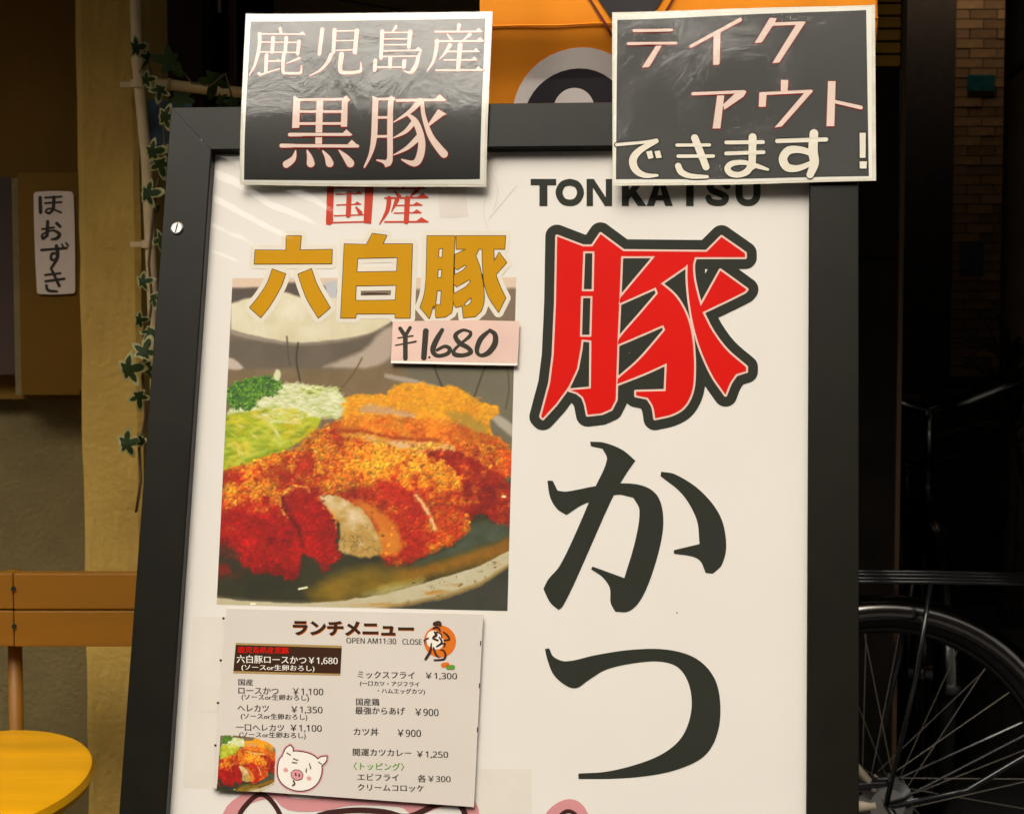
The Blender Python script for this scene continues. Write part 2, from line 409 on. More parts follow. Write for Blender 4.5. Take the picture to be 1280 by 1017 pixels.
# pillar with a rough cream coat
t = thing('pillar', 'rough yellow cream pillar beside the brown wall with ivy on its edge', 'pillar', (wx(135,3.0),3.0,0))
xa = wx(99,2.98)-t.location.x; xb = wx(176,2.98)-t.location.x
g = MB(); nx_, nz_ = 10, 60
random.seed(3)
for side in range(1):
    vs_ = []; fs = []
    for j in range(nz_+1):
        for i in range(nx_+1):
            e = (random.random()-.5)*.003 if i in (0,nx_) else 0
            vs_.append((xa+(xb-xa)*i/nx_+e, -.02+(random.random()-.5)*.0015 + (.006 if i in (0,nx_) else 0), 3.0*j/nz_))
    for j in range(nz_):
        for i in range(nx_):
            a = j*(nx_+1)+i; fs.append((a,a+1,a+nx_+2,a+nx_+1))
    g.add(vs_, fs)
g.box((xa+.002,-.012,0),(xb-.002,.25,3.0)); part('shaft', g, m_cream, t, smooth=False)
# wall box with its sign
D = 3.0
t = thing('wall_box', 'shallow tan metal box on the brown wall carrying a white name strip', 'box', P(56,495,D))
o_ = t.location
def rel(px,py,dy=0): p = P(px,py,D); return (p.x-o_.x, dy, p.z-o_.z)
m_box = mat('tan_box', (.135,.066,.006), .7, spec=.15, var=.12, scale=7, bump=.1)
g = MB(); a = rel(26,494); b = rel(107,215); g.box((a[0],0,a[2]),(b[0],.045,b[2]), bev=.004); smooth_angle(part('cover', g, m_box, t))
g = MB(); a = rel(-60,470); b = rel(14,221); g.box((a[0],.02,a[2]),(b[0],.045,b[2]), bev=.003); part('side_case', g, m_maroon, t)
g = MB(); a = rel(17,494); b = rel(24.5,222); g.box((a[0],.012,a[2]),(b[0],.045,b[2])); part('hinge_strip', g, m_greywall, t)
g = MB(); a = rel(100,492); g.box((a[0],-.004,a[2]),(a[0]+.008,.0,a[2]+.006)); part('latch', g, m_dark, t)
# name strip: a rounded white label
t2 = thing('name_strip', 'white paper strip with brush written kana on the tan box', 'label', P(67,302,D-.004))
o2 = t2.location
def fxz(g_, name, layers, parent, Dp, org, st=.4, base=0.0):
    pad = max(l[0] for l in layers)+2*st+1; Fd, x0, y0 = g_.field(st, pad); mb = MB(); ms = []
    for k, (lv, m) in enumerate(layers):
        vs_, fs = fill_loops([rdp(l,.05) for l in contours(Fd, lv, x0, y0, st)])
        mb.add([tuple(P(x,y,Dp)-org+Vector((0,-base-.0002*k,0))) for x,y,z in vs_], [tuple(reversed(f)) for f in fs], len(ms)); ms.append(m)
    return part(name, mb, ms, parent)
m_strip = mat('strip_paper', (.62,.50,.42), .5, var=.05)
g = MB(); q = cr_smooth([(42,244),(45,240),(88,239.5),(92,244),(94,362),(92,366.5),(49,367.5),(46,364)], n=3, corner=80)
g.prism(q, 0, 1, fn=lambda a,b,z: tuple(P(a,b,D-.004-.0006*(1-z))-o2 )); part('strip_paper', g, m_strip, t2)
S3 = (0,200,3.179)
for body in ([((160,150,15),(162,208,15)),((180,150,9),(245,146,9)),((180,172,9),(245,168,9)),((215,148,14),(213,195,14)),((213,195,12),(197,212,11),(182,204,9),(200,193,8),(243,209,9))],
             [((168,275,9),(215,268,9)),((190,245,14),(188,300,14)),((188,300,12),(172,312,13),(170,296,9),(210,280,9),(237,295,15),(225,312,14),(205,315,8)),((226,252,14),(240,265,12))],
             [((165,358,11),(265,350,11)),((225,342,15),(229,385,15),(203,432,11)),((228,372,10),(207,373,12),(205,396,11),(228,394,10)),((246,335,8),(253,346,9)),((263,329,8),(271,341,9))],
             [((180,457,10),(240,450,10)),((182,482,11),(256,472,11)),((208,440,12),(236,500,13)),((185,498,11),(192,518,12),(226,522,10))]):
    G_ = Glyph(*S3)
    for s_ in body: G_.S(*s_)
    fxz(G_, 'character', [(0, M['ink_marker'])], t2, D-.004, o2, base=.0010)

# cream pipe down the pillar's edge
t = thing('drain_pipe', 'thin cream pipe running down the right edge of the pillar', 'pipe', (wx(183,2.93),2.93,0))
g = MB(); xo = t.location.x
g.tube([(wx(172,2.93)-xo,0,1.78),(wx(175,2.93)-xo,0,1.55),(wx(185,2.93)-xo,0,1.40),(wx(190,2.93)-xo,0,1.2),(wx(196,2.93)-xo,0,.8),(wx(198,2.93)-xo,0,.1)], .0085, 12, caps=True)
part('tube', g, m_pipe, t, smooth=True)
for pz in (105, 305):
    g = MB(); z = wz(pz,2.93); xx = wx(176 if pz<200 else 186,2.93)-xo
    g.tube([(xx,0,z-.006),(xx,0,z+.006)], .0115, 12); g.box((xx-.03,.008,z-.004),(xx,.02,z+.004)); part('bracket', g, m_pipe, t)
# doorway recess behind
YR = 3.5
t = thing('door_recess', 'dark maroon doorway panels behind the ivy at upper left', 'doorway', (wx(260,YR),YR,0)); xo = t.location.x
g = MB(); g.box((wx(160,YR)-xo,0,0),(wx(256,YR)-xo,.1,3)); part('door_panel', g, m_maroon, t)
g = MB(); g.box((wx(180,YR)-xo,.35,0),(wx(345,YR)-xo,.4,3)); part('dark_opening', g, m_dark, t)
g = MB(); g.box((wx(291,YR)-xo,-.02,0),(wx(297,YR)-xo,.02,3)); part('door_jamb', g, mat('rust_jamb',(.07,.03,.018),.6), t)
g = MB(); g.box((wx(281,YR)-xo,-.05,wz(21,YR)),(wx(285,YR)-xo,-.04,wz(-60,YR))); part('hanging_rod', g, M['chrome'], t)
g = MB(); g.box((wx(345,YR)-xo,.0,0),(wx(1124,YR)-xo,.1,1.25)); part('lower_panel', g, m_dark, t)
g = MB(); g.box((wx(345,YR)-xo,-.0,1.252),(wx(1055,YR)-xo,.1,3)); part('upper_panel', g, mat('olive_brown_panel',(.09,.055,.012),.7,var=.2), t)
g = MB(); g.tube([P(400,-4,YR-.03)-t.location, P(548,21,YR-.03)-t.location], .002, 6); part('cable', g, m_dark, t)
# louvre
t = thing('wooden_louvre', 'brown slatted wooden louvre panel right of the white lettered card', 'louvre', P(1108,86,3.4)); o_ = t.location
ml = mat('louvre_wood', (.45,.24,.02), .6, var=.2, scale=20)
g = MB(); g.box((-.055,0,0),(.03,.012,.36)); part('louvre_back', g, m_dark, t)
slat = MB(); slat.box((-.052,-.012,0),(.022,-.001,.017)); sm_ = slat.mesh('slat', ml)
for k in range(15): o = link('slat', sm_, t, (0, 0, .004+k*.0225)); o.rotation_euler = (R(-8),0,0)
# upright pole
t = thing('metal_upright', 'slim rust brown upright post beside the wooden louvre', 'post', (wx(1126,3.3),3.3,0))
g = MB(); g.box((-.004,-.004,0),(.004,.004,2.34), bev=.001); part('post_shaft', g, mat('brown_post',(.075,.04,.018),.5), t)
# side walls added to limit light in the passage, and its tiled end
t = thing('light_limiting_wall', 'dark side wall added to limit light in the passage right of the sign', 'wall', (2.35,2.7,0))
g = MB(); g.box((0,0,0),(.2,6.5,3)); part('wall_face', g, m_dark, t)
t = thing('light_limiting_wall', 'dark side wall added to limit light in the passage, hidden behind the sign', 'wall', (wx(1124,3.5),3.52,0))
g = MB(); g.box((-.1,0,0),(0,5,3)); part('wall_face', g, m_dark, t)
YT = 6.6
t = thing('tiled_wall', 'brown tiled wall with dark joints at the end of the passage', 'wall', (wx(1190,YT),YT,0)); xo = t.location.x
g = MB(); g.box((-.9,.004,0),(wx(1360,YT)-xo,.2,3)); part('wall_core', g, m_grout, t)
tw, th, gp = .095, .0335, .0035
tm = []
for k in range(3):
    tb = MB(); tb.box((0,-.006-.001*k,0),(tw-gp,.0038,th-gp)); me = tb.mesh('tile', mat('brown_wall_tile_%s' % 'abc'[k], tuple(c*(.8+.22*k) for c in (.42,.21,.08)), .5, var=.2)); tm.append(me)
z0 = wz(470,YT); hb = MB(); hb.box((0,-.007,0),(tw/2-gp,.0038,th-gp)); half_me = hb.mesh('tile', tm[1].materials[0])
nrow = int((2.32-z0)/th)
for r_ in range(nrow):
    for c_ in range(4):
        x = c_*tw-(tw/2 if r_ % 2 else 0)
        if x < 0:
            link('tile', half_me, t, (0, 0, z0+r_*th)); continue
        link('tile', random.choice(tm), t, (x+random.uniform(-.0008,.0008), random.uniform(-.0008,.0008), z0+r_*th))
t = thing('number_plate', 'small teal address plate on the brown tiled wall', 'plate', P(1226,104,YT-.012))
g = MB(); g.box((-.048,-.004,-.028),(.048,0,.028), bev=.0015); part('plate_face', g, mat('teal_enamel',(.012,.13,.11),.5,var=.25,scale=40), t)
t = thing('utility_pole', 'pale round concrete pole at the right edge of the passage', 'pole', (P(1272,340,5.6).x,5.6,0))
g = MB(); xo = t.location.x; g.tube([(P(1268,900,5.6).x-xo,0,0),(P(1279,0,5.6).x-xo,0,2.33)], [.062,.052], 20); part('pole_shaft', g, m_conc, t, smooth=True)
g = MB(); g.tube([P(1257,101,5.52)-t.location, P(1290,74,5.52)-t.location], .006, 8); part('cable', g, m_dark, t)

# the street behind the viewer: the houses across the road whose outline shows in the glossy film
m_fac = mat('facade_render', (.13,.11,.09), .8, var=.1, scale=2); m_win = mat('dark_window_glass', (.02,.022,.024), .1, var=.1)
def across(x0, x1, h, y, lab):
    t = thing('street_house', lab, 'house', ((x0+x1)/2, y, 0)); hw = (x1-x0)/2
    g = MB(); g.box((-hw,-6,0),(hw,0,h)); part('wall', g, m_fac, t)
    g = MB(); g.box((-hw-.1,-6.1,h+.002),(hw+.1,.15,h+.2)); part('roof', g, m_dark, t)
    wb = MB(); wb.box((-.55,.0,-.7),(.55,.03,.7)); wm = wb.mesh('window', m_win)
    fb = MB()
    for bx in ((-.62,-.56),(.56,.62)): fb.box((bx[0],0,-.77),(bx[1],.06,.77))
    fb.box((-.56,0,.71),(.56,.06,.77)); fb.box((-.56,0,-.77),(.56,.06,-.71)); fm = fb.mesh('frame', M['cardwhite'])
    n = max(1, int(hw*2/2.2))
    for fl in range(int(h//2.8)):
        for i in range(n):
            o = link('window', wm, t, (-hw+(i+.5)*2*hw/n, 0.001, 1.6+fl*2.8)); link('frame', fm, o)
across(-14, -6.2, 6.4, -6.5, 'grey street house across the road, left of the dark roofed one')
across(-6.15, -1.5, 7.2, -6.5, 'grey street house with dark roof directly across the road')
across(-1.45, 13, 9.0, -6.5, 'tall grey street house across the road, right of the dark roofed one')

#@@ BANNER
# ================================================================== orange banner hanging from the added canopy's edge
YB = 1.955
m_or, tt, b_ = new_mat('orange_cloth'); b_.inputs['Roughness'].default_value = .85
n = tt.nodes; l = tt.links
tc = n.new('ShaderNodeTexCoord'); no = n.new('ShaderNodeTexNoise'); no.inputs['Scale'].default_value = 6
l.new(tc.outputs['Object'], no.inputs['Vector']); cr = n.new('ShaderNodeValToRGB')
cr.color_ramp.elements[0].color = (.78,.24,.0015,1); cr.color_ramp.elements[1].color = (.90,.30,.002,1)
l.new(no.outputs[0], cr.inputs[0]); l.new(cr.outputs[0], b_.inputs['Base Color'])
w1 = n.new('ShaderNodeTexWave'); w1.inputs['Scale'].default_value = 600; w2 = n.new('ShaderNodeTexWave'); w2.inputs['Scale'].default_value = 600; w2.bands_direction = 'Z'
l.new(tc.outputs['Object'], w1.inputs[0]); l.new(tc.outputs['Object'], w2.inputs[0])
ad = n.new('ShaderNodeMath'); l.new(w1.outputs[1], ad.inputs[0]); l.new(w2.outputs[1], ad.inputs[1])
bp = n.new('ShaderNodeBump'); bp.inputs['Strength'].default_value = .15; bp.inputs['Distance'].default_value = .001
l.new(ad.outputs[0], bp.inputs['Height']); l.new(bp.outputs[0], b_.inputs['Normal'])
tb_ = thing('shop_banner', 'orange cloth banner with grey and black circle print behind the sign', 'banner', P(850,132,YB)); ob = tb_.location.copy()
def cloth_y(x, z):
    zf = wz(33,YB)-ob.z                    # the horizontal crease
    s_ = .0035*math.sin(x*38+.6)+.002*math.sin(x*91+z*7)
    return s_ + (.010*max(0, 1-abs(z-zf-(.02*x))/.05))*-1 + .24*max(0, zf-z)
g = MB(); ux0, ux1 = P(600,132,YB).x-ob.x, P(1094,132,YB).x-ob.x; nz_ = 90; nx_ = 110; z_lo, z_hi = P(850,214,YB).z-ob.z, 2.62-ob.z-.30
vs_ = [(ux0+(ux1-ux0)*i/nx_, cloth_y(ux0+(ux1-ux0)*i/nx_, z_lo+(z_hi-z_lo)*j/nz_), z_lo+(z_hi-z_lo)*j/nz_) for j in range(nz_+1) for i in range(nx_+1)]
g.add(vs_, [(j*(nx_+1)+i, j*(nx_+1)+i+1, (j+1)*(nx_+1)+i+1, (j+1)*(nx_+1)+i) for j in range(nz_) for i in range(nx_)])
o = part('cloth', g, m_or, tb_, smooth=True)
md = o.modifiers.new('thick', 'SOLIDIFY'); md.thickness = .0006; md.offset = 1
def bpart(name, pts, m, lift, sm=True, corner=60):
    q = cr_smooth(pts, n=8, corner=corner) if sm else pts
    xs = [a for a,_ in q]; ys = [b for _,b in q]; X, Y = np.meshgrid(np.arange(min(xs)-2,max(xs)+2.1,2.0), np.arange(min(ys)-2,max(ys)+2.1,2.0))
    # cut into strips so that the print follows the folds
    bm = bmesh.new(); vs2, fs2 = fill_loops([q]); vv = [bm.verts.new(v) for v in vs2]
    for f in fs2: bm.faces.new([vv[i] for i in f])
    for c in np.arange(min(xs)+6, max(xs), 6): bmesh.ops.bisect_plane(bm, geom=bm.verts[:]+bm.edges[:]+bm.faces[:], plane_co=(c,0,0), plane_no=(1,0,0))
    for c in np.arange(min(ys)+6, max(ys), 6): bmesh.ops.bisect_plane(bm, geom=bm.verts[:]+bm.edges[:]+bm.faces[:], plane_co=(0,c,0), plane_no=(0,1,0))
    bm.verts.index_update(); g = MB(); out = []
    for v in bm.verts:
        p = P(v.co.x, v.co.y, YB)-ob; out.append((p.x, cloth_y(p.x,p.z)-lift, p.z))
    g.add(out, [tuple(reversed([v.index for v in f.verts])) for f in bm.faces]); bm.free()
    return part(name, g, m, tb_, smooth=True)
m_bg = mat('grey_print', (.80,.73,.70), .8, var=.04); m_bk = mat('black_print', (.022,.018,.022), .8, var=.1); m_bo = mat('dark_red_print',(.14,.012,.004),.8)
def arc(cx_, cy_, rx, ry, n=40): return [(cx_+rx*math.cos(2*math.pi*k/n), cy_+ry*math.sin(2*math.pi*k/n)) for k in range(n)]
bpart('printed_circle', arc(726,146,86,86), m_bg, .0030, sm=False)
bpart('printed_circle', arc(723,154,69,69), m_bk, .0036, sm=False)
bpart('printed_circle', arc(718,136.5,26,28), m_bg, .0042, sm=False)
bpart('printed_shape', [(744,-4),(775,44),(800,44),(830,-4),(830,-60),(744,-60)], m_bk, .0030, sm=False)
for pl in ([(731,-6),(734,-6),(766,46),(764,50)], [(846,-6),(843,-6),(812,46),(814,50)]):
    bpart('printed_line', pl, m_bo, .0030, sm=False)
g = MB(); g.tube([(ux0-.03,0,z_hi+.005),(ux1+.03,0,z_hi+.005)], .008, 10); part('hanging_pole', g, m_dark, tb_, smooth=True)
g = MB(); zf = wz(33,YB)-ob.z; pts = []
for k in range(60):
    x = ux0+(ux1-ux0)*k/59; z = zf+.022*(x-(P(690,33,YB).x-ob.x)); pts.append((x, cloth_y(x,z)-.0016, z))
g.tube(pts, .0011, 6); part('fold_seam', g, m_or, tb_, smooth=True)

#@@ BOARD
# ================================================================== the sign board
U0, U1, V1 = -.3462, .3173, .2938            # outer edges
I0, I1, J1 = -.3020, .2722, .2494            # opening
J0, V0 = J1-.821, J1-.821-.0444
board = thing('sign_board', 'leaning black framed menu board with a tonkatsu poster under clear plastic', 'sign', mw=BM)
FT = .011                                     # how far the frame stands proud
def rail(pts_o, pts_i):
    """mitred rail: outer edge a-b, inner edge d-c, with a small rounded shoulder"""
    mb = MB(); (a, b), (d, c) = pts_o, pts_i
    A = [Vector((*p,0)) for p in (a,b,c,d)]
    def lerp(p,q,t): return p+(q-p)*t
    prof = [(0,-.014),(0,FT-.0012),(.018,FT),(.975,FT),(1,FT-.0012),(1,-.003)]
    vs_ = []
    for t_, h in prof:
        p = lerp(A[0],A[3],t_); q = lerp(A[1],A[2],t_); vs_ += [(p.x,p.y,h),(q.x,q.y,h)]
    n = len(prof); fs = [(2*i,2*i+1,2*i+3,2*i+2) for i in range(n-1)]+[(2*n-2,2*n-1,1,0)]
    fs += [tuple(2*i for i in range(n)), tuple(2*i+1 for i in reversed(range(n)))]
    mb.add(vs_, fs); return mb
e = .0002
for po, pi in ((((U0+e,V1),(U1-e,V1)),((I0+e,J1),(I1-e,J1))),
               (((U1,V1-e),(U1,V0+e)),((I1,J1-e),(I1,J0+e))),
               (((U1-e,V0),(U0+e,V0)),((I1-e,J0),(I0+e,J0))),
               (((U0,V0+e),(U0,V1-e)),((I0,J0+e),(I0,J1-e)))):
    o = part('frame_rail', rail(po, pi), M['frame'], board)
g = MB(); g.box((U0+.004,V0+.004,-.016),(U1-.004,V1-.004,-.0022)); part('back_panel', g, M['backboard'], board)
# legs down to the ground, front pair in the frame's plane and a rear pair
inv = BM.inverted()
def to_ground(u, v):
    p = BM @ Vector((u,v,-.008)); d = -BU; k = (p.z-.101)/(-d.z); return inv @ (p+d*k)
for u in (U0+.02, U1-.02):
    q = to_ground(u, V0); g = MB(); g.tube([(u,V0+.001,-.008),tuple(q)], .011, 4); part('leg', g, M['frame'], board)
for u in (U0+.05, U1-.05):
    p = BM @ Vector((u, V1-.09, -.022)); q = Vector((p.x, p.y+.42, .101)); g = MB(); g.tube([inv@p, inv@q], .010, 8); part('leg', g, M['frame'], board)
# poster sheet
g = MB(); g.add([(I0-.003,J0-.003,-.0020),(I1+.003,J0-.003,-.0020),(I1+.003,J1+.003,-.0020),(I0-.003,J1+.003,-.0020)], [(0,1,2,3)])
poster = part('poster', g, M['paper'], board)
PB = -.0020
# clear cover
g = MB(); nu, nv = 60, 80; vs_ = []
for j in range(nv+1):
    for i in range(nu+1):
        u = I0+(I1-I0)*i/nu; v = J0+(J1-J0)*j/nv
        vs_.append((u, v, .0012+.00035*math.sin(u*21+v*9)+.0003*math.sin(v*17-u*6+1)))
g.add(vs_, [(j*(nu+1)+i, j*(nu+1)+i+1, (j+1)*(nu+1)+i+1, (j+1)*(nu+1)+i) for j in range(nv) for i in range(nu)])
part('clear_cover', g, M['pane'], board, smooth=True)

#@@ FOOD
# ------------------------------------------------------------------ the printed food picture
def vnoise(X, Y, sc, seed):
    r = np.random.default_rng(seed); T = r.random((257,257)); x = X/sc+1000; y = Y/sc+1000
    xi = np.floor(x).astype(int); yi = np.floor(y).astype(int); fx = x-xi; fy = y-yi
    fx = fx*fx*(3-2*fx); fy = fy*fy*(3-2*fy); a = T[yi%257, xi%257]; b = T[yi%257,(xi+1)%257]; c = T[(yi+1)%257, xi%257]; d = T[(yi+1)%257,(xi+1)%257]
    return (a*(1-fx)+b*fx)*(1-fy)+(c*(1-fx)+d*fx)*fy
def fbm(X, Y, sc, seed, octv=4, gain=.55):
    s = 0; a = 1; tot = 0
    for k in range(octv): s = s+a*vnoise(X,Y,sc/2**k,seed+k*17); tot += a; a *= gain
    return s/tot
def paint(X, Y):
    def poly(pts, soft=1.5, warp=3, ws=7, seed=1, sm=True):
        p = cr_smooth(pts, n=4, corner=75) if sm else pts
        wx_ = (fbm(X,Y,ws,seed)-.5)*2*warp; wy_ = (fbm(X,Y,ws,seed+50)-.5)*2*warp
        return np.clip(.5-sd_poly(X+wx_, Y+wy_, p)/(2*soft), 0, 1)
    def put(col, m, img):
        c = np.array(col, float)
        c = c if c.ndim == 3 else c.reshape(1,1,3)
        return img*(1-m[...,None])+c*m[...,None]
    def mixc(a, b, t):
        t = np.clip(t,0,1)[...,None]; return np.array(a,float)*(1-t)+np.array(b,float)*t
    one = np.ones(X.shape)
    # backdrop
    img = mixc((124,104,86), (108,98,80), (Y-420)/120+(fbm(X,Y,60,2)-.5))
    img = put((222,196,172), np.clip((362-Y+4*(fbm(X,Y,20,3)-.5))/4,0,1), img)
    img = put(mixc((96,84,74),(74,64,56),fbm(X,Y,25,4)), poly([(284,360),(330,358),(372,352),(420,360),(470,372),(505,395),(480,410),(290,400)],2,1,9,5), img)
    img = put((190,190,196), poly([(405,352),(420,350),(424,385),(408,385)],2,1), img)
    rice = mixc((236,228,206),(212,200,164), fbm(X,Y,26,6)*1.2-.2+(Y-385)/90)
    img = put(rice, poly([(288,378),(320,370),(352,364),(375,370),(420,372),(470,376),(494,388),(486,404),(455,418),(420,424),(370,428),(320,420),(288,412)],1.6,1.2,9,7), img)
    img = put((150,138,122), poly([(288,411),(320,420),(370,428),(420,424),(455,418),(420,428),(370,431.5),(320,425),(288,417)],1,.5), img)
    img = put(mixc((112,100,84),(92,80,66),fbm(X,Y,40,8)), poly([(286,420),(330,427),(370,431),(410,428),(455,421),(485,405),(470,440),(440,462),(380,470),(286,470)],3,1), img)
    img = put((196,178,164), poly([(283,446),(292,448),(304,459),(296,463),(283,461)],1.5,.5), img)
    img = put((178,160,144), poly([(404,458),(430,447),(455,436),(478,412),(496,404),(500,430),(470,458),(440,460)],3,1), img)
    img = put(mixc((134,112,82),(112,92,62),fbm(X,Y,30,9)), poly([(286,462),(350,460),(440,461),(500,456),(545,470),(500,500),(430,540),(286,520)],2.5,1), img)
    img = put(mixc((122,112,92),(104,98,78),fbm(X,Y,40,10)), poly([(490,440),(650,440),(650,640),(600,620),(560,500),(520,480)],3,1), img)
    img = put((168,154,138), poly([(480,466),(520,474),(560,486),(556,491),(515,480),(480,471)],1.5,1), img)
    img = put((176,166,150), poly([(612,512),(640,530),(640,546),(615,524)],2,1), img)
    for pts, c_ in (([(372,428),(370,450),(375,478)],(52,42,34)),([(358,420),(360,445),(362,455)],(84,72,62)),([(452,447),(440,468),(420,492)],(98,82,40)),
                    ([(541,452),(546,468),(553,484)],(56,44,34)),([(607,455),(600,474),(593,494)],(66,54,44)),([(634,460),(636,485),(632,510)],(86,74,66)),([(553,484),(557,510),(575,520)],(150,86,20))):
        d = sd_stroke(X, Y, [(a,b,2.0) for a,b in line_smooth([(a,b,0) for a,b in pts]) and [(q[0],q[1]) for q in line_smooth([(a,b,0) for a,b in pts])]])
        img = put(c_, np.clip(.6-d/1.2,0,1)*.8, img)
    # plate well
    well = mixc((62,58,30),(34,36,22), fbm(X,Y,40,12))
    img = put(well, poly([(262,640),(640,600),(640,700),(560,725),(480,742),(420,750),(330,750),(262,744)],3,1), img)
    ol = fbm(X*.5,Y,16,13)
    img = put(mixc((160,122,16),(104,84,14),ol*1.4-.2), poly([(380,742),(420,716),(470,708),(520,708),(580,690),(640,672),(640,700),(600,706),(540,724),(480,742),(430,750),(390,750)],9,6,20,14), img)
    img = put(mixc((172,104,12),(116,76,12),fbm(X,Y,9,15)), poly([(500,712),(560,700),(640,668),(640,690),(590,704),(540,716),(500,722)],6,5,12,16)*.7, img)
    img = put(mixc((84,94,74),(54,62,46),fbm(X,Y,14,17)), poly([(520,702),(570,680),(590,655),(640,650),(640,668),(600,682),(560,696),(520,706)],4,3,10,18), img)
    img = put((190,184,128), poly([(455,742),(490,730),(530,724),(520,732),(480,744)],5,3)*.7, img)
    # rim
    up = np.interp(X[0], [262,300,350,400,430,480,520,560,600,640],[744,749,752,752,749,741,730,718,706,684])
    lo = np.interp(X[0], [262,300,350,400,440,480,520,560,600,640],[790,790,790,790,768,761,755,746,732,706])
    up = up[None,:]+(fbm(X,Y,12,19)-.5)*3; lo = lo[None,:]+(fbm(X,Y,10,20)-.5)*3
    rimm = np.clip((Y-up)/1.6,0,1)*np.clip((lo-Y)/1.6,0,1); f_ = (Y-up)/(lo-up+1e-3)
    rim = mixc((206,196,168),(190,178,140), fbm(X,Y,12,21))
    rim = put((184,118,26), np.clip((fbm(X*.4,Y*1.5,11,22)-.50)*5,0,1)*.8*np.clip(1-abs(f_-.55)*2.6,0,1)*np.clip((X-425)/60,0,1), rim)
    rim = put((120,84,10), np.clip((f_-.72)*4,0,1)*np.clip((X-420)/80,0,1)*.8, rim)
    rim = put((94,70,24), np.clip((fbm(X,Y,6,24)-.68)*10,0,1)*.7*np.clip((X-480)/60,0,1), rim)
    img = put(mixc((52,52,42),(66,64,54),fbm(X,Y,30,25)), np.clip((Y-lo)/1.5,0,1)*(X>420), img)
    img = put(rim, rimm, img)
    sp = np.clip((vnoise(X,Y,2.6,26)-.86)*14,0,1)*np.clip(1-abs(Y-up+6)/7,0,1)*(X>510)
    img = put((40,26,12), sp, img)
    # cabbage, pale
    n1 = fbm(X+Y*.6,Y,8,30); fl = fbm(X*1.0+Y*1.4,(Y-X*.3)*3,12,31,3)
    cab = mixc((232,232,196),(176,184,108), fl*1.8-.5)
    img = put(cab, poly([(330,494),(345,482),(360,478),(395,481),(420,484),(426,492),(433,500),(428,520),(410,522),(385,524),(330,540),(285,530),(285,512)],1.5,3,7,32), img)
    img = put((160,170,20), poly([(374,484),(400,482),(402,490),(388,492)],2,2), img)
    img = put((70,86,20), poly([(382,489),(392,489),(387,492)],1,1)*.8, img)
    yg = mixc((206,206,44),(128,152,8), fbm(X+Y,Y*1.5-X*.3,24,33)*2-.5)
    yg = mixc(yg,(214,176,16), np.clip((fbm(X,Y,30,34)-.5)*4,0,1)*.8)
    yg = mixc(yg,(92,120,8), np.clip((fbm(X-Y,Y*2+X,10,35)-.58)*6,0,1)*.6)
    img = put(yg, poly([(278,524),(310,514),(345,510),(382,514),(402,522),(395,536),(368,556),(330,574),(300,586),(278,590)],2,2.5,9,36), img)
    for pts,wd in (([(318,518),(332,524),(345,540),(351,552)],5),([(338,524),(355,527),(375,528)],3.5),([(292,552),(300,560),(304,580)],2),([(344,546),(349,553)],7),([(365,526),(377,520)],6)):
        d = sd_stroke(X, Y, line_smooth([(a,b,wd) for a,b in pts])); img = put((226,216,158), np.clip(.5-d/2,0,1)*.75, img)
    # parsley
    pn = fbm(X,Y,6,40,4,.7); par = mixc((42,84,30),(104,156,30), pn*2.6-.85); par = mixc(par,(202,216,120),np.clip((fbm(X,Y,4.5,41)-.66)*9,0,1))
    img = put(par, poly([(282,486),(296,478),(315,472),(335,468),(348,475),(350,487),(342,495),(325,496),(318,508),(302,512),(284,506)],1.2,6,6,42), img)
    img = put((216,216,176), poly([(341,470),(345,461),(350,463),(349,475),(343,474)],1,.8), img)
    # crumbed cutlets -------------------------------------------------
    H = fbm(X,Y,8,60,5,.68)+.55*fbm(X,Y,26,61,3); gy, gx = np.gradient(H); st_ = abs(X[0,1]-X[0,0]); lit = (-gx*.5-gy)/st_*2.1
    ridg = 1-np.abs(2*fbm(X,Y,5.2,62,4,.65)-1)
    def crumb(gold, red, con=1.0):
        """gold: 0..1 field of golden crumbs over a red-brown ground"""
        k = gold+((fbm(X,Y,11,63,4)-.5)*1.9+(ridg-.8)*.8)*con
        c = mixc(red, (190,60,6), np.clip(k*1.3+.25,0,1)); c = mixc(c,(214,110,8), np.clip((k-.35)*2.0,0,1)); c = mixc(c,(232,146,24), np.clip((k-.8)*1.8,0,1))
        c = c*(1+np.clip(lit,-.55,.6)[...,None]*.62*con)*(1+(fbm(X,Y,34,65,3)-.5)[...,None]*.5)
        c = mixc(c,(250,206,110), np.clip((ridg-.94)*14,0,1)*np.clip(k,0,1)*.6)
        return np.clip(c,0,255)
    sh = lambda m,amt,img_: img_*(1-(m*amt)[...,None])
    # far slices
    img = put(mixc(crumb(1.0+0*X,(190,96,8),.5),(240,172,18),.65+0*X), poly([(428,500),(445,492),(480,492),(492,482),(520,478),(548,482),(565,480),(580,488),(600,502),(622,508),(624,516),(610,528),(618,545),(560,560),(440,540),(428,520)],1.3,4,6,70), img)
    img = put(mixc((222,182,140),(198,140,84),fbm(X,Y,9,71)), poly([(447,508),(462,504),(485,508),(505,512),(520,516),(517,522),(495,520),(470,517),(448,514)],1.8,2,6,72), img)
    img = put(mixc((188,142,60),(148,130,40),fbm(X,Y,9,73)), poly([(556,512),(580,516),(605,530),(612,545),(585,540),(565,525)],3,3)*.8, img)
    img = put(crumb(.95-np.clip((Y-535)/60,0,1)*.6,(196,70,6),.7), poly([(400,536),(430,522),(455,517),(500,520),(560,525),(600,540),(625,548),(638,560),(638,596),(615,600),(590,585),(540,560),(470,556),(400,548)],1.3,3.5,6,74), img)
    # shadow line and pale cut under second slice
    img = put((150,46,6), poly([(392,538),(440,535),(490,544),(550,548),(545,551),(490,548),(440,540),(395,542)],1.5,1.5)*.75, img)
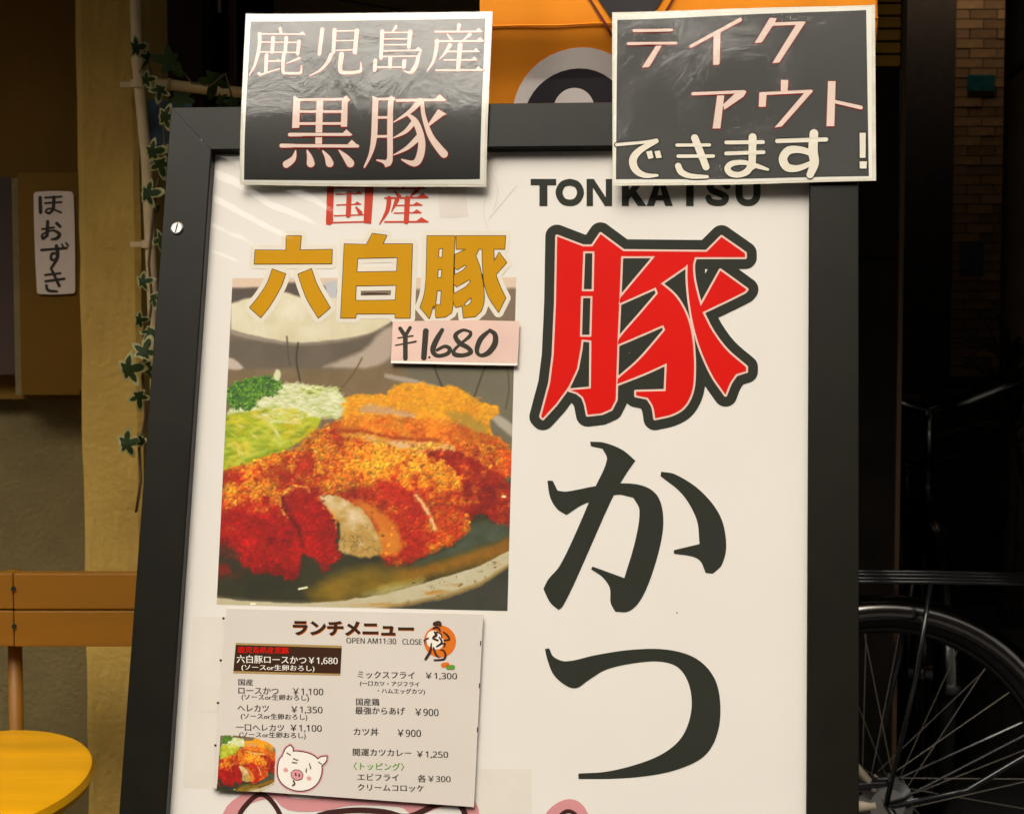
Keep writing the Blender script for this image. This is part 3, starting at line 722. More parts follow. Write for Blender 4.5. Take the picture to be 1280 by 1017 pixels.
    img = put(mixc((218,150,44),(228,176,104),np.clip((fbm(X,Y,14,75)-.4)*4,0,1)), poly([(420,546),(445,540),(490,549),(540,553),(565,556),(572,566),(560,572),(520,566),(480,558),(440,552)],2,2,7,76), img)
    img = put((232,190,140), poly([(484,551),(505,550),(520,557),(505,561),(488,558)],2,2)*.8, img)
    # right dark red slice
    rr = crumb(.12+np.clip((560-Y)/60,-.2,.6)+np.clip((X-615)/60,0,.4),(140,18,2))
    img = put(rr, poly([(520,566),(560,562),(590,570),(612,585),(628,598),(640,612),(640,656),(618,652),(600,640),(585,648),(575,620),(560,595)],1.5,5,7,77), img)
    # big middle body, golden top
    topg = np.clip(1.02-np.clip((Y-(572+.10*(X-400)))/52,0,1.2)*.75-np.clip((330-X)/120,0,.4)*0, -.4, 1.2)
    gold = topg+(fbm(X,Y,30,78,3)-.5)*1.5
    body = crumb(gold,(170,22,2))
    img = put(body, poly([(270,594),(300,582),(335,568),(372,556),(388,540),(410,538),(450,548),(500,560),(545,572),(570,588),(578,610),(582,640),(585,660),(560,672),(548,680),(520,694),(490,700),(470,690),(440,690),(410,640),(270,640)],1.3,4,6,79), img)
    # front right red slice with its pale rim
    fr_ = crumb(.05+(fbm(X,Y,20,80)-.5)*1.6,(170,32,6)); img = put(fr_, poly([(428,615),(470,606),(510,610),(540,618),(562,640),(578,660),(560,676),(530,694),(500,704),(478,700),(470,660),(440,630)],3,5,7,81), img)
    img = put(crumb(.35+0*X,(206,60,8)), poly([(520,608),(550,614),(572,640),(586,662),(560,680),(545,672),(540,640)],3,4,7,82), img)
    for pts,wd in (([(520,618),(528,630),(538,646),(543,660)],5),):
        d = sd_stroke(X+(fbm(X,Y,5,83)-.5)*5, Y, line_smooth([(a,b,wd) for a,b in pts])); img = put((244,196,130), np.clip(.5-d/4,0,1)*.95, img)
    # fat and white meat
    img = put(mixc((222,148,40),(206,92,22),fbm(X,Y,12,84)), poly([(438,622),(465,630),(490,650),(502,672),(498,690),(480,694),(465,690),(470,660),(455,640)],4,3,8,85), img)
    vein = np.abs(2*fbm(X,Y,7,86,4,.6)-1); meat = mixc((228,206,166),(190,150,76), fbm(X,Y,10,87)*1.8-.4+np.clip((Y-640)/90,0,.5)); meat = meat*(1-(np.clip((.13-vein)*8,0,1)*.28*np.clip((Y-640)/30,0,1))[...,None])
    img = put(meat, poly([(398,620),(415,618),(440,628),(458,642),(470,664),(476,688),(462,696),(440,694),(422,688),(424,655),(412,640)],1.6,2,6,88), img)
    img = put((236,214,180), poly([(432,634),(448,638),(458,650),(452,654),(440,650)],3,2)*.6, img)
    # front left dark red pieces
    l2 = crumb(-.35+(fbm(X,Y,18,89)-.5)*1.5-np.clip((Y-640)/70,0,1)*.3+np.clip((618-Y)/10,0,1)*.9,(164,8,2))
    img = put(l2, poly([(350,640),(356,618),(370,609),(388,612),(402,630),(414,645),(420,665),(420,685),(427,694),(414,704),(395,700),(375,690),(352,680)],1.4,3,6,90), img)
    l1 = crumb(np.clip(1.0-(Y-(612+.05*(X-275)))/22,-.45,1.0)+(fbm(X,Y,20,91)-.5)*1.0,(168,8,2))
    img = put(l1, poly([(268,612),(300,602),(330,604),(350,616),(354,640),(372,662),(376,690),(374,712),(362,728),(345,716),(315,714),(296,700),(268,690)],1.4,5,8,92), img)
    img = put(mixc((40,44,30),(92,40,14),fbm(X,Y,9,93)*1.6-.3), poly([(268,688),(285,680),(300,690),(300,700),(312,712),(300,722),(268,725)],4,5)*.8, img)
    img = put((130,22,4), poly([(268,706),(284,704),(288,716),(272,722)],3,3)*.8, img)
    img = put((150,12,2), poly([(398,702),(410,700),(413,712),(402,716)],2,2)*.8, img)
    dk = np.clip((fbm(X,Y,13,95)-.5)*4,0,1)*np.clip((Y-630)/25,0,1)*np.clip((400-X)/20,0,1)*np.clip((735-Y)/10,0,1)*(img[...,0] > 120)
    img = put((96,4,0), dk*.55, img)
    seam = sd_stroke(X+(fbm(X,Y,6,96)-.5)*4, Y, line_smooth([(352,618,3),(358,640,4),(372,660,4),(378,685,3)])); img = put((84,6,0), np.clip(.5-seam/3,0,1)*.8, img)
    for pts in ([(352,618,2),(360,610,3),(372,607,3),(384,611,2),(388,618,1)],[(346,622,1.5),(352,636,2.5),(360,648,1.5)],[(404,632,1),(416,640,3),(420,660,1.5)]):
        d = sd_stroke(X+(fbm(X,Y,4,97)-.5)*4, Y+(fbm(X,Y,4,98)-.5)*4, line_smooth(pts)); img = put((236,160,60), np.clip(.5-d/1.5,0,1)*.85, img)
    edge = poly([(268,612),(300,602),(330,604),(350,616),(354,640),(372,662),(376,690)],1,1)
    # loose crumbs, strands: small shaded dabs laid over the ground colours
    st0 = X[0,1]-X[0,0]; gx0, gy0 = X[0,0], Y[0,0]; r = random.Random(5); hgt, wid = X.shape
    def dab(x, y, rx, ry, ang, col, al=1.0, shade=.0, soft=.35):
        R_ = max(rx,ry)+1.5; i0 = max(0,int((y-R_-gy0)/st0)); i1 = min(hgt,int((y+R_-gy0)/st0)+2); j0 = max(0,int((x-R_-gx0)/st0)); j1 = min(wid,int((x+R_-gx0)/st0)+2)
        if i1-i0 < 2 or j1-j0 < 2: return
        dx = X[i0:i1,j0:j1]-x; dy = Y[i0:i1,j0:j1]-y; ca, sa = math.cos(ang), math.sin(ang); a = (dx*ca+dy*sa)/rx; b = (-dx*sa+dy*ca)/ry
        q = np.sqrt(a*a+b*b); m = np.clip((1-q)/soft,0,1)*al; c = np.array(col)[None,None,:]*(1-shade*np.clip((dx*.5+dy)/max(rx,ry),-1,1))[...,None]
        img[i0:i1,j0:j1] = img[i0:i1,j0:j1]*(1-m[...,None])+c*m[...,None]
    def px_(x, y):
        i = int((y-gy0)/st0); j = int((x-gx0)/st0); return (i, j) if 0 <= i < hgt and 0 <= j < wid else None
    for k in range(520):
        x = r.uniform(318,432); y = r.uniform(480,528)
        if sd_poly(np.array([[x]]), np.array([[y]]), [(336,494),(348,484),(366,480),(395,482),(420,485),(432,500),(428,518),(408,521),(380,520),(340,530),(322,516)])[0,0] > 0: continue
        dab(x, y, r.uniform(4,10), r.uniform(.7,1.5), r.uniform(-.7,.5), r.choice([(238,238,208),(226,230,190),(206,216,150),(178,196,104),(240,236,214),(214,214,176)]), .75, .15, .7)
    for k in range(230):
        x = r.uniform(272,400); y = r.uniform(508,588)
        if sd_poly(np.array([[x]]), np.array([[y]]), [(280,526),(310,516),(345,512),(382,516),(396,524),(366,552),(330,568),(300,582),(280,586)])[0,0] > 0: continue
        dab(x, y, r.uniform(8,20), r.uniform(2,5), r.uniform(-.6,.9), r.choice([(220,222,84),(192,208,50),(160,186,34),(226,216,96),(212,194,50),(206,214,110),(136,160,30)]), .45, .2, .9)
    for (x,y,l_,a_) in ((334,520,11,.5),(346,541,9,1.1),(372,523,14,-.1),(360,527,12,.1),(300,532,8,.3),(318,545,10,.7),(298,566,9,1.3),(388,518,8,-.4)): dab(x, y, l_, 1.9, a_, (232,226,172), .6, .1, .8)
    for k in range(700):
        x = r.uniform(280,352); y = r.uniform(468,512)
        q = px_(x,y)
        if q is None or not (img[q][1] > img[q][0]*1.12 and img[q][1] < 190): continue
        dab(x, y, r.uniform(1.2,3), r.uniform(.8,1.8), r.uniform(0,3), r.choice([(60,112,30),(96,150,34),(40,84,32),(130,176,50),(52,76,50),(84,140,30)]), .8, .4, .5)
    src = img.copy()
    for k in range(15000):
        x = r.uniform(266,640); y = r.uniform(474,738); q = px_(x,y)
        if q is None: continue
        c = src[q]
        if not (c[0] > 92 and c[0] > c[1]*1.32 and c[2] < 88 and c[0] > c[2]*2): continue
        if y > np.interp(x, [266,300,345,380,420,440,480,500,540,570,590,620,640],[728,716,734,715,706,690,702,706,696,680,650,658,660]): continue
        if (sd_poly(np.array([[x]]), np.array([[y]]), [(402,618),(440,618),(470,632),(500,652),(506,690),(478,698),(430,694),(420,660)])[0,0] < 0 or sd_poly(np.array([[x]]), np.array([[y]]), [(517,614),(530,622),(545,645),(548,664),(538,650),(524,632)])[0,0] < 0) and r.random() < .93: continue
        far = y < 552 and x > 425
        gold = min(1, max(0, (c[1]/c[0]-.2)/.4)); f = r.gauss(1.0, .07+.09*gold*(.5 if far else 1))
        col = [c[0]*f, c[1]*f*r.uniform(.85,1.12), c[2]*f]
        sz = (r.uniform(1.1,3.0) if not far else r.uniform(1.5,3.5))
        dab(x+r.uniform(-2,2), y+r.uniform(-2,2), sz*r.uniform(1,1.7), sz*.8, r.uniform(-1,1), col, .85 if not far else .5, (.16+.34*gold)*(.5 if far else 1), .5 if not far else .9)
        if gold > .45 and not far and r.random() < .10: dab(x, y-.8, r.uniform(.6,1.5), .55, r.uniform(-.8,.8), (252,204,104), .6, 0, .8)
        elif gold > .3 and not far and r.random() < .05: dab(x+.6, y+1.2, r.uniform(.8,2), .7, r.uniform(-.8,.8), (110,24,2), .6, 0, .6)
        elif gold <= .3 and r.random() < .03: dab(x, y, r.uniform(.6,1.8), .6, r.uniform(-.8,.8), (236,130,50), .65, 0, .7)
        elif gold <= .3 and r.random() < .06: dab(x, y, r.uniform(1.5,4), r.uniform(1,2.5), r.uniform(-.8,.8), (84,10,2), .35, 0, .9)
    # glints of sauce
    for a,b,c_,d_ in ((373,735.5,383,733.5),(313,754,318,754),(628,620,631,620)):
        d = sd_stroke(X, Y, [(a,b,2.2),(c_,d_,2.2)]); img = put((255,250,215), np.clip(.6-d,0,1), img)
    img = img+((rng.random(X.shape)-.5)*7)[...,None]
    return np.clip(img,0,255)/255
def lin(a): return np.where(a > .04045, ((a+.055)/1.055)**2.4, a/12.92)
m_photo, tt, b_ = new_mat('printed_photo'); at = tt.nodes.new('ShaderNodeAttribute'); at.attribute_name = 'ink'
mp_ = tt.nodes.new('ShaderNodeHueSaturation'); mp_.inputs['Value'].default_value = 1.03; mp_.inputs['Saturation'].default_value = 1.0; tt.links.new(at.outputs['Color'], mp_.inputs['Color'])
tt.links.new(mp_.outputs[0], b_.inputs['Base Color']); b_.inputs['Roughness'].default_value = .5; b_.inputs['Specular IOR Level'].default_value = .3
def photo(name, corners, src, nx_, ny_, parent, lift, off, plane_w=0.0, clip=None, wf=None):
    """corners TL,TR,BR,BL in the view; src = x0,x1,y0,y1 region of the painting"""
    s = np.linspace(0,1,nx_); t = np.linspace(0,1,ny_); Sx, Tx = np.meshgrid(s,t)
    c = np.array(corners, float)
    XX = (c[0,0]*(1-Sx)+c[1,0]*Sx)*(1-Tx)+(c[3,0]*(1-Sx)+c[2,0]*Sx)*Tx; YY = (c[0,1]*(1-Sx)+c[1,1]*Sx)*(1-Tx)+(c[3,1]*(1-Sx)+c[2,1]*Sx)*Tx
    if src is None: qx, qy = XX, YY
    else: qx, qy = src[0]+(src[1]-src[0])*Sx, src[2]+(src[3]-src[2])*Tx
    fx = np.clip((qx-262)/PST,0,PIC.shape[1]-1.001); fy = np.clip((qy-342)/PST,0,PIC.shape[0]-1.001); j0 = fx.astype(int); i0 = fy.astype(int); fx = (fx-j0)[...,None]; fy = (fy-i0)[...,None]
    col = (PIC[i0,j0]*(1-fx)+PIC[i0,j0+1]*fx)*(1-fy)+(PIC[i0+1,j0]*(1-fx)+PIC[i0+1,j0+1]*fx)*fy
    vs_ = []
    for x, y in zip(XX.ravel(), YY.ravel()):
        a, b = uv(x,y,plane_w); vs_.append((a-off[0], b-off[1], lift+(wf(a,b) if wf else 0)))
    idx = np.arange(nx_*ny_).reshape(ny_,nx_); q = np.stack([idx[1:,:-1],idx[1:,1:],idx[:-1,1:],idx[:-1,:-1]],-1).reshape(-1,4)
    if clip is not None:
        keep = sd_poly(XX, YY, clip) < 0; k4 = keep.ravel()[q].all(1); q = q[k4]
    me = bpy.data.meshes.new(name); me.from_pydata(vs_, [], q.tolist()); me.materials.append(m_photo)
    ca = me.color_attributes.new('ink', 'FLOAT_COLOR', 'POINT'); buf = np.ones((nx_*ny_,4), np.float32); buf[:,:3] = lin(col).reshape(-1,3); ca.data.foreach_set('color', buf.ravel())
    return link(name, me, parent)
PST = .7; PIC = paint(*np.meshgrid(np.arange(262,652,PST), np.arange(342,770,PST)))
photo('food_picture', [(290,347),(645,346),(634,763),(270,755)], None, 500, 590, poster, PB+.00012, (0,0))

#@@ POSTER
# ------------------------------------------------------------------ poster lettering
L0 = PB+.00028; LZ = .00012
def pg(g, layers, **k): return glyph_obj('character', g, [(lv, M[m], LZ*i, dx, dy) for i,(lv,m,dx,dy) in enumerate(layers)], poster, base_w=L0, **k)
# 国 産
A = (290,210,3.459)
g = Glyph(*A).S((425,60,30),(419,230,30)).G((404,215),(436,215),(434,238),(405,244)).S((430,84,8),(595,80,8)).G((574,66),(612,72),(600,240),(567,236)).S((448,112,6),(560,108,6)).G((530,108),(545,96),(562,108))
g.S((452,158,6),(555,154,6)).G((525,155),(540,142),(557,154)).S((440,205,6),(568,200,6)).S((505,108,22),(501,203,22)).S((535,168,8),(553,192,20)).S((432,234,7),(585,230,7))
pg(g, [(0,'ink_red2',0,0)], st=.35)
g = Glyph(*A).S((742,62,20),(740,84,16)).S((668,88,7),(830,86,7)).G((795,88),(815,68),(840,88)).S((700,98,6),(722,122,18)).S((800,92,20),(768,124,5)).S((660,128,8),(845,126,8)).G((795,128),(822,104),(850,127))
g.S((678,128,20),(670,182,18),(636,242,4)).S((712,136,20),(688,188,4)).S((757,130,24),(752,230,22)).S((705,160,6),(820,158,6)).G((775,160),(798,144),(824,159)).S((700,193,6),(815,191,6)).G((775,193),(798,176),(820,192)).S((660,231,8),(845,230,8)).G((790,231),(818,210),(850,231))
pg(g, [(0,'ink_red2',0,0)], st=.35)
# 六 白 豚 in gold
gold = [(6.4,'ink_halo',0,0),(.85,'ink_goldline',0,0),(0,'ink_gold',0,0)]
g = Glyph(300,270,6.778).G((390,166),(514,166),(504,286),(777,281),(773,399),(119,402),(126,286),(388,288))
g.G((271,447),(382,487),(340,600),(250,755),(172,855),(80,772),(165,665),(230,560),sm=True).G((489,490),(601,444),(650,580),(760,774),(660,858),(570,710),(525,600),sm=True)
pg(g, gold)
g = Glyph(290,210,3.459).G((485,327),(580,330),(606,282),(667,290),(650,327),(778,327),(768,646),(705,646),(705,628),(535,628),(532,646),(469,646))
g.H((541,388),(715,384),(711,446),(537,449)).H((534,507),(710,504),(706,570),(532,572))
pg(g, gold)
g = Glyph(290,210,3.459).S((565,540,2),(600,540,4),(672,541,2)); glyph_obj('printed_dash', g, [(0,M['ink_brown'],LZ*3,0,0)], poster, base_w=L0)
g = Glyph(460,270,5.085).G((375,124),(550,124),(542,300),(538,480),(537,570),(528,612),(490,638),(432,643),(414,560),(388,648),(330,577),(356,500),(368,400),(372,250),sm=True,corner=25)
g.H((448,203),(475,203),(470,262),(445,262)).H((443,336),(470,336),(465,391),(439,391)).H((437,470),(466,470),(460,562),(426,562)).H((423,566),(432,566),(428,644),(410,610))
g.G((560,124),(872,124),(866,207),(560,207)).G((726,200),(796,205),(801,290),(812,372),(840,450),(873,518),(828,608),(765,510),(738,425),(727,300),sm=True,corner=35)
g.G((798,290),(832,230),(879,293),(808,372))
g.G((553,242),(640,200),(704,203),(682,250),(712,330),(730,430),(735,540),(718,600),(680,636),(605,643),(598,566),(558,578),(541,540),(545,400),sm=True,corner=28)
g.H((548,373),(547,322),(566,338),(614,308),(628,314),(605,342)).H((543,493),(541,424),(562,446),(640,402),(654,410),(622,448)).H((607,557),(655,512),(655,545),(637,565),(612,568))
g.H((683,250),(722,206),(728,400),(724,400),(708,310))
pg(g, gold)
# big 豚
g = Glyph(640,260,3.391)
g.G((190,118),(300,160),(340,160),(375,108),(472,180),(825,183),(888,120),(988,190),(988,207),(775,207),(765,235),(745,235),(735,247),(632,318),(610,335),(452,405),(458,378),(605,203),(463,203),(455,400),(447,570),(442,740),(440,810),(420,850),(380,868),(320,875),(311,830),(300,800),(275,780),(243,770),(333,762),(335,560),(295,556),(290,600),(275,680),(240,755),(185,830),(130,890),(122,882),(160,740),(175,620),(185,400))
g.H((302,182),(348,182),(345,350),(296,350)).H((293,372),(340,372),(335,543),(288,543))
g.G((632,318),(690,368),(730,430),(755,500),(768,580),(772,700),(762,780),(730,840),(680,872),(606,890),(597,840),(575,803),(525,793),(525,776),(650,773),(655,657),(560,700),(445,745),(447,722),(540,640),(648,515),(640,495),(560,530),(447,578),(452,553),(540,450),(617,360),(608,335),sm=True,corner=35)
g.G((744,215),(776,209),(768,240),(772,300),(788,370),(800,412),(883,262),(995,343),(985,354),(808,440),(850,520),(910,600),(993,672),(993,690),(950,703),(925,740),(905,790),(850,710),(800,600),(770,500),(752,400),(743,300),sm=True,corner=30)
pg(g, [(14.6,'ink_grey',0,0),(2.3,'ink_pinkwhite',0,0),(-.2,'ink_red',0,0)], st=.55)
# か
g = Glyph(640,540,2.2108)
g.G((215,25),(255,28),(305,48),(341,78),(318,110),(280,175),(215,320),(175,410),(140,480),(128,490),(105,470),(86,432),(100,405),(130,370),(170,290),(230,150),(262,75),(250,45),(218,38),sm=True,corner=50)
g.G((97,133),(112,133),(125,160),(150,163),(230,148),(310,140),(370,150),(405,180),(418,240),(410,310),(380,410),(350,470),(320,495),(285,495),(272,470),(270,430),(250,400),(218,378),(222,370),(310,402),(340,300),(352,215),(335,180),(290,172),(200,197),(150,228),(125,212),(105,180),sm=True,corner=50)
g.G((412,108),(450,115),(520,160),(575,230),(592,310),(580,365),(555,390),(535,388),(520,355),(495,342),(447,335),(447,325),(518,308),(510,240),(470,170),(410,120),sm=True,corner=50)
pg(g, [(0,'ink_grey',0,0)], st=.6)
g = Glyph(640,540,2.2108)
g.G((90,598),(102,596),(115,620),(150,632),(230,615),(330,600),(430,600),(510,625),(560,680),(576,760),(565,840),(530,895),(460,930),(380,948),(290,956),(183,957),(183,942),(260,937),(350,915),(420,885),(470,840),(495,770),(490,700),(460,650),(410,633),(340,637),(260,655),(210,685),(178,706),(150,700),(115,670),(98,630),sm=True,corner=50)
pg(g, [(0,'ink_grey',0,0)], st=.6)
tk = lambda g_: pg(g_, [(0,'ink_grey',0,0)], st=.35)
G0 = lambda: Glyph(0,0,1)
tk(G0().G((663,223),(695,223),(695,231),(684,231),(684,257),(674,257),(674,231),(663,231)))
tk(G0().S((712,227,8.4),(703,230,8.4),(698.5,240,8.8),(703,250,8.4),(712,253,8.2),(721,250,8.4),(725.5,240,8.8),(721,230,8.4),(712,227,8.4)))
tk(G0().G((733,223),(742,223),(757,246),(757,223),(765,223),(765,257),(756,257),(741,234),(741,257),(733,257)))
tk(G0().G((777,223),(786,223),(786,237),(797,223),(808,223),(795,238),(808,257),(797,257),(789,245),(786,249),(786,257),(777,257)))
tk(G0().G((820.5,223),(829.5,223),(841,257),(831.5,257),(829,250),(820,250),(817.5,257),(808,257)).H((824.8,232),(827.8,243.5),(821.8,243.5)))
tk(G0().G((845,223),(879,223),(879,231),(867,231),(867,257),(857.5,257),(857.5,231),(845,231)))
tk(G0().S((909,232,8),(903,227.5,8),(895,226.5,8),(887.5,231,8.4),(890,237,8.4),(899,241,8.4),(907,246,8.4),(904,252,8),(895,253,8),(888,251,8),(885.5,247,8)))
tk(G0().S((924,223,9),(924,244,9),(928,251,8.6),(935,253,8.4),(942,251,8.6),(946,244,9),(946,223,9)))
# pig drawing at the foot of the poster (mostly under the menu sheet)
def pline(name, pts, wd, m, lift): return glyph_obj(name, Glyph(0,0,1).S(*[(a,b,wd) for a,b in pts]), [(0,M[m],lift,0,0)], poster, base_w=L0, st=.5)
pline('printed_outline', [(283,1060),(286,1018),(304,1000),(322,992),(345,990),(362,1004),(400,1005),(440,998),(500,1000),(520,1010),(548,1001),(575,1000),(590,1012),(592,1060)], 16, 'ink_pink', 0)
pline('printed_outline', [(294,1056),(298,1020),(312,1000),(326,992),(340,1002),(352,1024),(358,1060)], 6, 'ink_pigline', LZ)
pline('printed_outline', [(374,1032),(400,1018),(440,1012),(480,1014),(510,1020),(548,1004),(572,1004),(583,1024),(586,1060)], 7, 'ink_pigline', LZ)
pline('printed_outline', [(680,1045),(690,1018),(708,1006),(722,1010),(732,1030),(735,1055)], 15, 'ink_pink', 0)
pline('printed_outline', [(688,1048),(698,1022),(710,1013),(722,1022),(727,1050)], 5, 'ink_pigline', LZ)

m_tape = mat('aged_tape', (.73,.66,.60), .5, var=.05); m_ghost = mat('pasted_paper_edge', (.79,.73,.655), .6, var=.03)
flat_poly('tape_strip', [(546,192),(583,192),(582,236),(585,270),(566,272),(549,271)], m_tape, poster, PB+.00008)
flat_poly('tape_strip', [(598,960),(664,961),(664,1040),(596,1040)], m_ghost, poster, PB+.00006)
flat_poly('tape_strip', [(240,770),(283,771),(270,986),(228,984)], m_ghost, poster, PB+.00006)
for k, cpts in enumerate(([(606,196,1.1),(611,230,.7),(604,262,.9),(612,300,.5),(606,340,.3)],[(612,210,.8),(622,236,1.1),(617,262,.7)],[(645,232,.5),(620,262,.7),(611,272,.6)],[(640,190,.7),(616,214,.6)],[(250,888,.8),(262,889,.6),(276,888,.4)],[(846,765,1.3),(846.5,766,1.3)])):
    glyph_obj('crease', Glyph(0,0,1).S(*cpts), [(0,m_tape if k != 5 else M['ink_brown'],L0-PB+.00002,0,0)], poster, base_w=PB, st=.25)
# silver screw in the frame
a, b = uv(221.5, 285.5, FT)
scr = link('screw', None); bpy.data.objects.remove(scr)
g = MB(); g.tube([(a,b,FT-.001),(a,b,FT+.0012),(a,b,FT+.0022)], [.0064,.0064,.0050], 24); o = part('screw', g, M['steel'], board); smooth_angle(o, 35)
g = MB(); g.box((-.0042,-.0006,0),(.0042,.0006,.0003)); o2_ = part('slot', g, M['ink_black'], o, loc=(a,b,FT+.0022)); o2_.rotation_euler = (0,0,R(80))
# scratches on the frame's corner
for (p, q) in (((251,173),(252.5,177)),((254,178),(257.5,181.5))):
    A_ = uv(*p, FT); B_ = uv(*q, FT); g = MB(); g.tube([(A_[0],A_[1],FT),(B_[0],B_[1],FT)], .0003, 5); part('scratch', g, M['steel'], board)

#@@ MENU
# ================================================================== things fixed on the board
def board_thing(name, label, cat, cpx, cpy, wz_, group=None):
    a, b = uv(cpx, cpy, wz_); mw = BM @ Matrix.Translation((a, b, wz_)); return thing(name, label, cat, mw=mw, group=group), (a, b)
# price label
PW = .0026
t, off = board_thing('price_label', 'pink paper label with a handwritten price under the gold letters', 'label', 568, 456, PW)
g = MB(); q = [(491,402),(530,401),(590,400),(649,401.5),(648.5,430),(646.5,457),(600,456.5),(540,455),(488.5,454),(490,428)]
g.prism([(a-off[0],b-off[1]) for a,b in uva(q,PW)][::-1], -.0002, .0003); part('label_paper', g, M['sticker'], t)
flat_poly('bottom_margin', [(489,451),(647,454.5),(646.4,456.8),(488.8,453.8)], M['cardwhite'], t, .00042, off, PW)
for strokes in ([((205,715,26),(238,765,26)),((268,710,22),(240,758,24)),((238,755,30),(238,905,30)),((190,776,9),(285,762,11)),((175,822,9),(305,798,13))],
                [((368,732,38),(355,900,36)),((390,898,15),(391,899,15))],
                [((472,725,26),(432,795,36),(412,855,34),(440,888,26),(500,878,26),(522,848,28),(490,828,22),(440,852,20))],
                [((652,738,18),(605,725,20),(556,758,28),(580,805,32),(632,835,30),(655,865,28),(610,885,26),(552,880,30),(550,850,20),(602,802,18),(648,762,24),(652,738,20))],
                [((775,727,20),(718,780,34),(692,850,30),(712,885,22),(762,872,34),(806,815,38),(808,755,32),(775,727,24))]):
    G_ = Glyph(460,270,5.085)
    for s_ in strokes: G_.S(*s_)
    glyph_obj('character', G_, [(0,M['ink_marker'],.00045,0,0)], t, st=.3, off=off, plane_w=PW)

# menu sheet
MW = .0026
t, off = board_thing('menu_sheet', 'pale printed lunch menu sheet with small pig and food picture', 'menu', 430, 1004, MW)
sh_c = [(283,760.5),(604,767.5),(592.5,1008),(265.5,984.5)]
g = MB(); g.prism([(a-off[0],b-off[1]) for a,b in uva(sh_c,MW)][::-1], -.0002, .0002); part('sheet_paper', g, M['sheet'], t)
LW = .00035
for (x,y) in ((279.5,772.5),(276,825),(272.5,878),(269.3,931)):
    glyph_obj('punch_dot', Glyph(0,0,1).S((x,y,3.2),(x+.1,y,3.2)), [(0,M['ink_brown'],LW,0,0)], t, st=.3, off=off, plane_w=MW)
for (x,y) in ((601,803),(599.5,856),(597,911)):
    glyph_obj('punch_dot', Glyph(0,0,1).S((x,y-2,1.4),(x-.3,y+3,1.4)), [(0,M['ink_brown'],LW,0,0)], t, st=.3, off=off, plane_w=MW)
def mt(body, x0, x1, y0, y1, m='ink_menu', bold=0.0, lift=LW, slope=.018, shadow=None, name='text_line', dbl=True):
    body = ''.join(chr(0x1D7E2+ord(c)-48) if '0' <= c <= '9' else chr(0x1D5A0+ord(c)-65) if 'A' <= c <= 'Z' else c for c in body)
    return text_obj(name, body, x0, x1, y0, y1, M[m], t, lift, bold, slope, off, MW, shadow=shadow, double=dbl)
mt('ランチメニュー', 366, 517, 775, 793.5, 'ink_brown', .045, shadow=M['ink_orange'], slope=.012)
mt('OPEN AM11:30', 433, 495, 796.5, 803.5, 'ink_menu')
mt('CLOSE PM', 503, 541, 798, 805, 'ink_menu')
flat_poly('heading_gold', [(295,803),(427.5,806.5),(425.5,844),(291.5,841)], ink('gold_rule',(.42,.27,.10)), t, LW, off, MW)
flat_poly('heading_black', [(294.8,805.5),(427.3,809.5),(425.6,841.5),(291.8,838)], M['ink_brown'], t, LW+.00012, off, MW)
mt('鹿児島県産黒豚', 297.5, 361, 807.5, 815.5, 'ink_red', 0, LW+.00024)
mt('六白豚ロースかつ￥1,680', 296, 422, 818, 828.5, 'ink_white', 0, LW+.00024)
mt('(ソースor生卵おろし)', 302, 393, 829.5, 838, 'ink_white', 0, LW+.00024)
for a in (('国産',298,316,848,856),('ロースかつ',298,348,858,866.5),('￥1,100',366,404,859.5,869),('(ソースor生卵おろし)',302,386,866.5,875),
          ('ヘレカツ',297,336,880,888.5),('￥1,350',364,403,882,891.5),('(ソースor生卵おろし)',301,384,890.5,899),
          ('一口ヘレカツ',295,355,904,912.5),('￥1,100',363,402,905,914.5),('(ソースor生卵おろし)',299,382,913.5,922),
          ('ミックスフライ',447,518,838,847),('￥1,300',532,571,840,849),('(一口カツ・アジフライ',450,524,850.5,857.5),('・ハムエッグカツ)',472,531,859.5,867),
          ('国産鶏',445,474,872,881),('最強からあげ',444,506,882.5,892),('￥900',519,548,885,894),('カツ丼',442,473,909,918.5),('￥900',497,526,911,920),
          ('開運カツカレー',441,514,935,944),('￥1,250',521,560,938,947),('エビフライ',447,498,966,974.5),('各￥300',522,563,967.5,977),('クリームコロッケ',447,530,979,987.5)):
    mt(*a)
mt('〈トッピング〉', 442, 505, 952, 961.5, 'ink_green')
photo('small_food_picture', [(274,917),(346,918),(344,990),(270,988)], (262,636,462,745), 170, 170, t, LW, off, MW,
      clip=[(275.5,918.5),(290,918),(318,921),(335,927),(345,934),(343,980),(325,989.5),(270.8,987.5)])
# small pig face
def mg(name, g, layers, lift=0.0): return glyph_obj(name, g, [(lv,M[m],LW+lift+.0001*i,0,0) for i,(lv,m) in enumerate(layers)], t, st=.25, off=off, plane_w=MW, tol=.03)
Q = (250,750,3.81)
face = Glyph(*Q).G((372,800),(385,750),(430,722),(490,722),(545,742),(578,785),(570,850),(530,893),(470,905),(410,885),(378,848),sm=True,corner=60)
face.G((395,738),(410,705),(430,690),(442,705),(440,735),(415,745),sm=True,corner=60).G((552,770),(572,748),(604,742),(600,765),(578,788),sm=True,corner=60)
mg('pig_face', face, [(2.6,'ink_pink'),(1.2,'ink_pigline'),(-.1,'ink_white')])
nose = Glyph(*Q).G((435,820),(450,808),(475,810),(490,828),(485,848),(462,854),(440,842),sm=True,corner=60); mg('pig_nose', nose, [(.8,'ink_pigline'),(0,'ink_pink')], .0004)
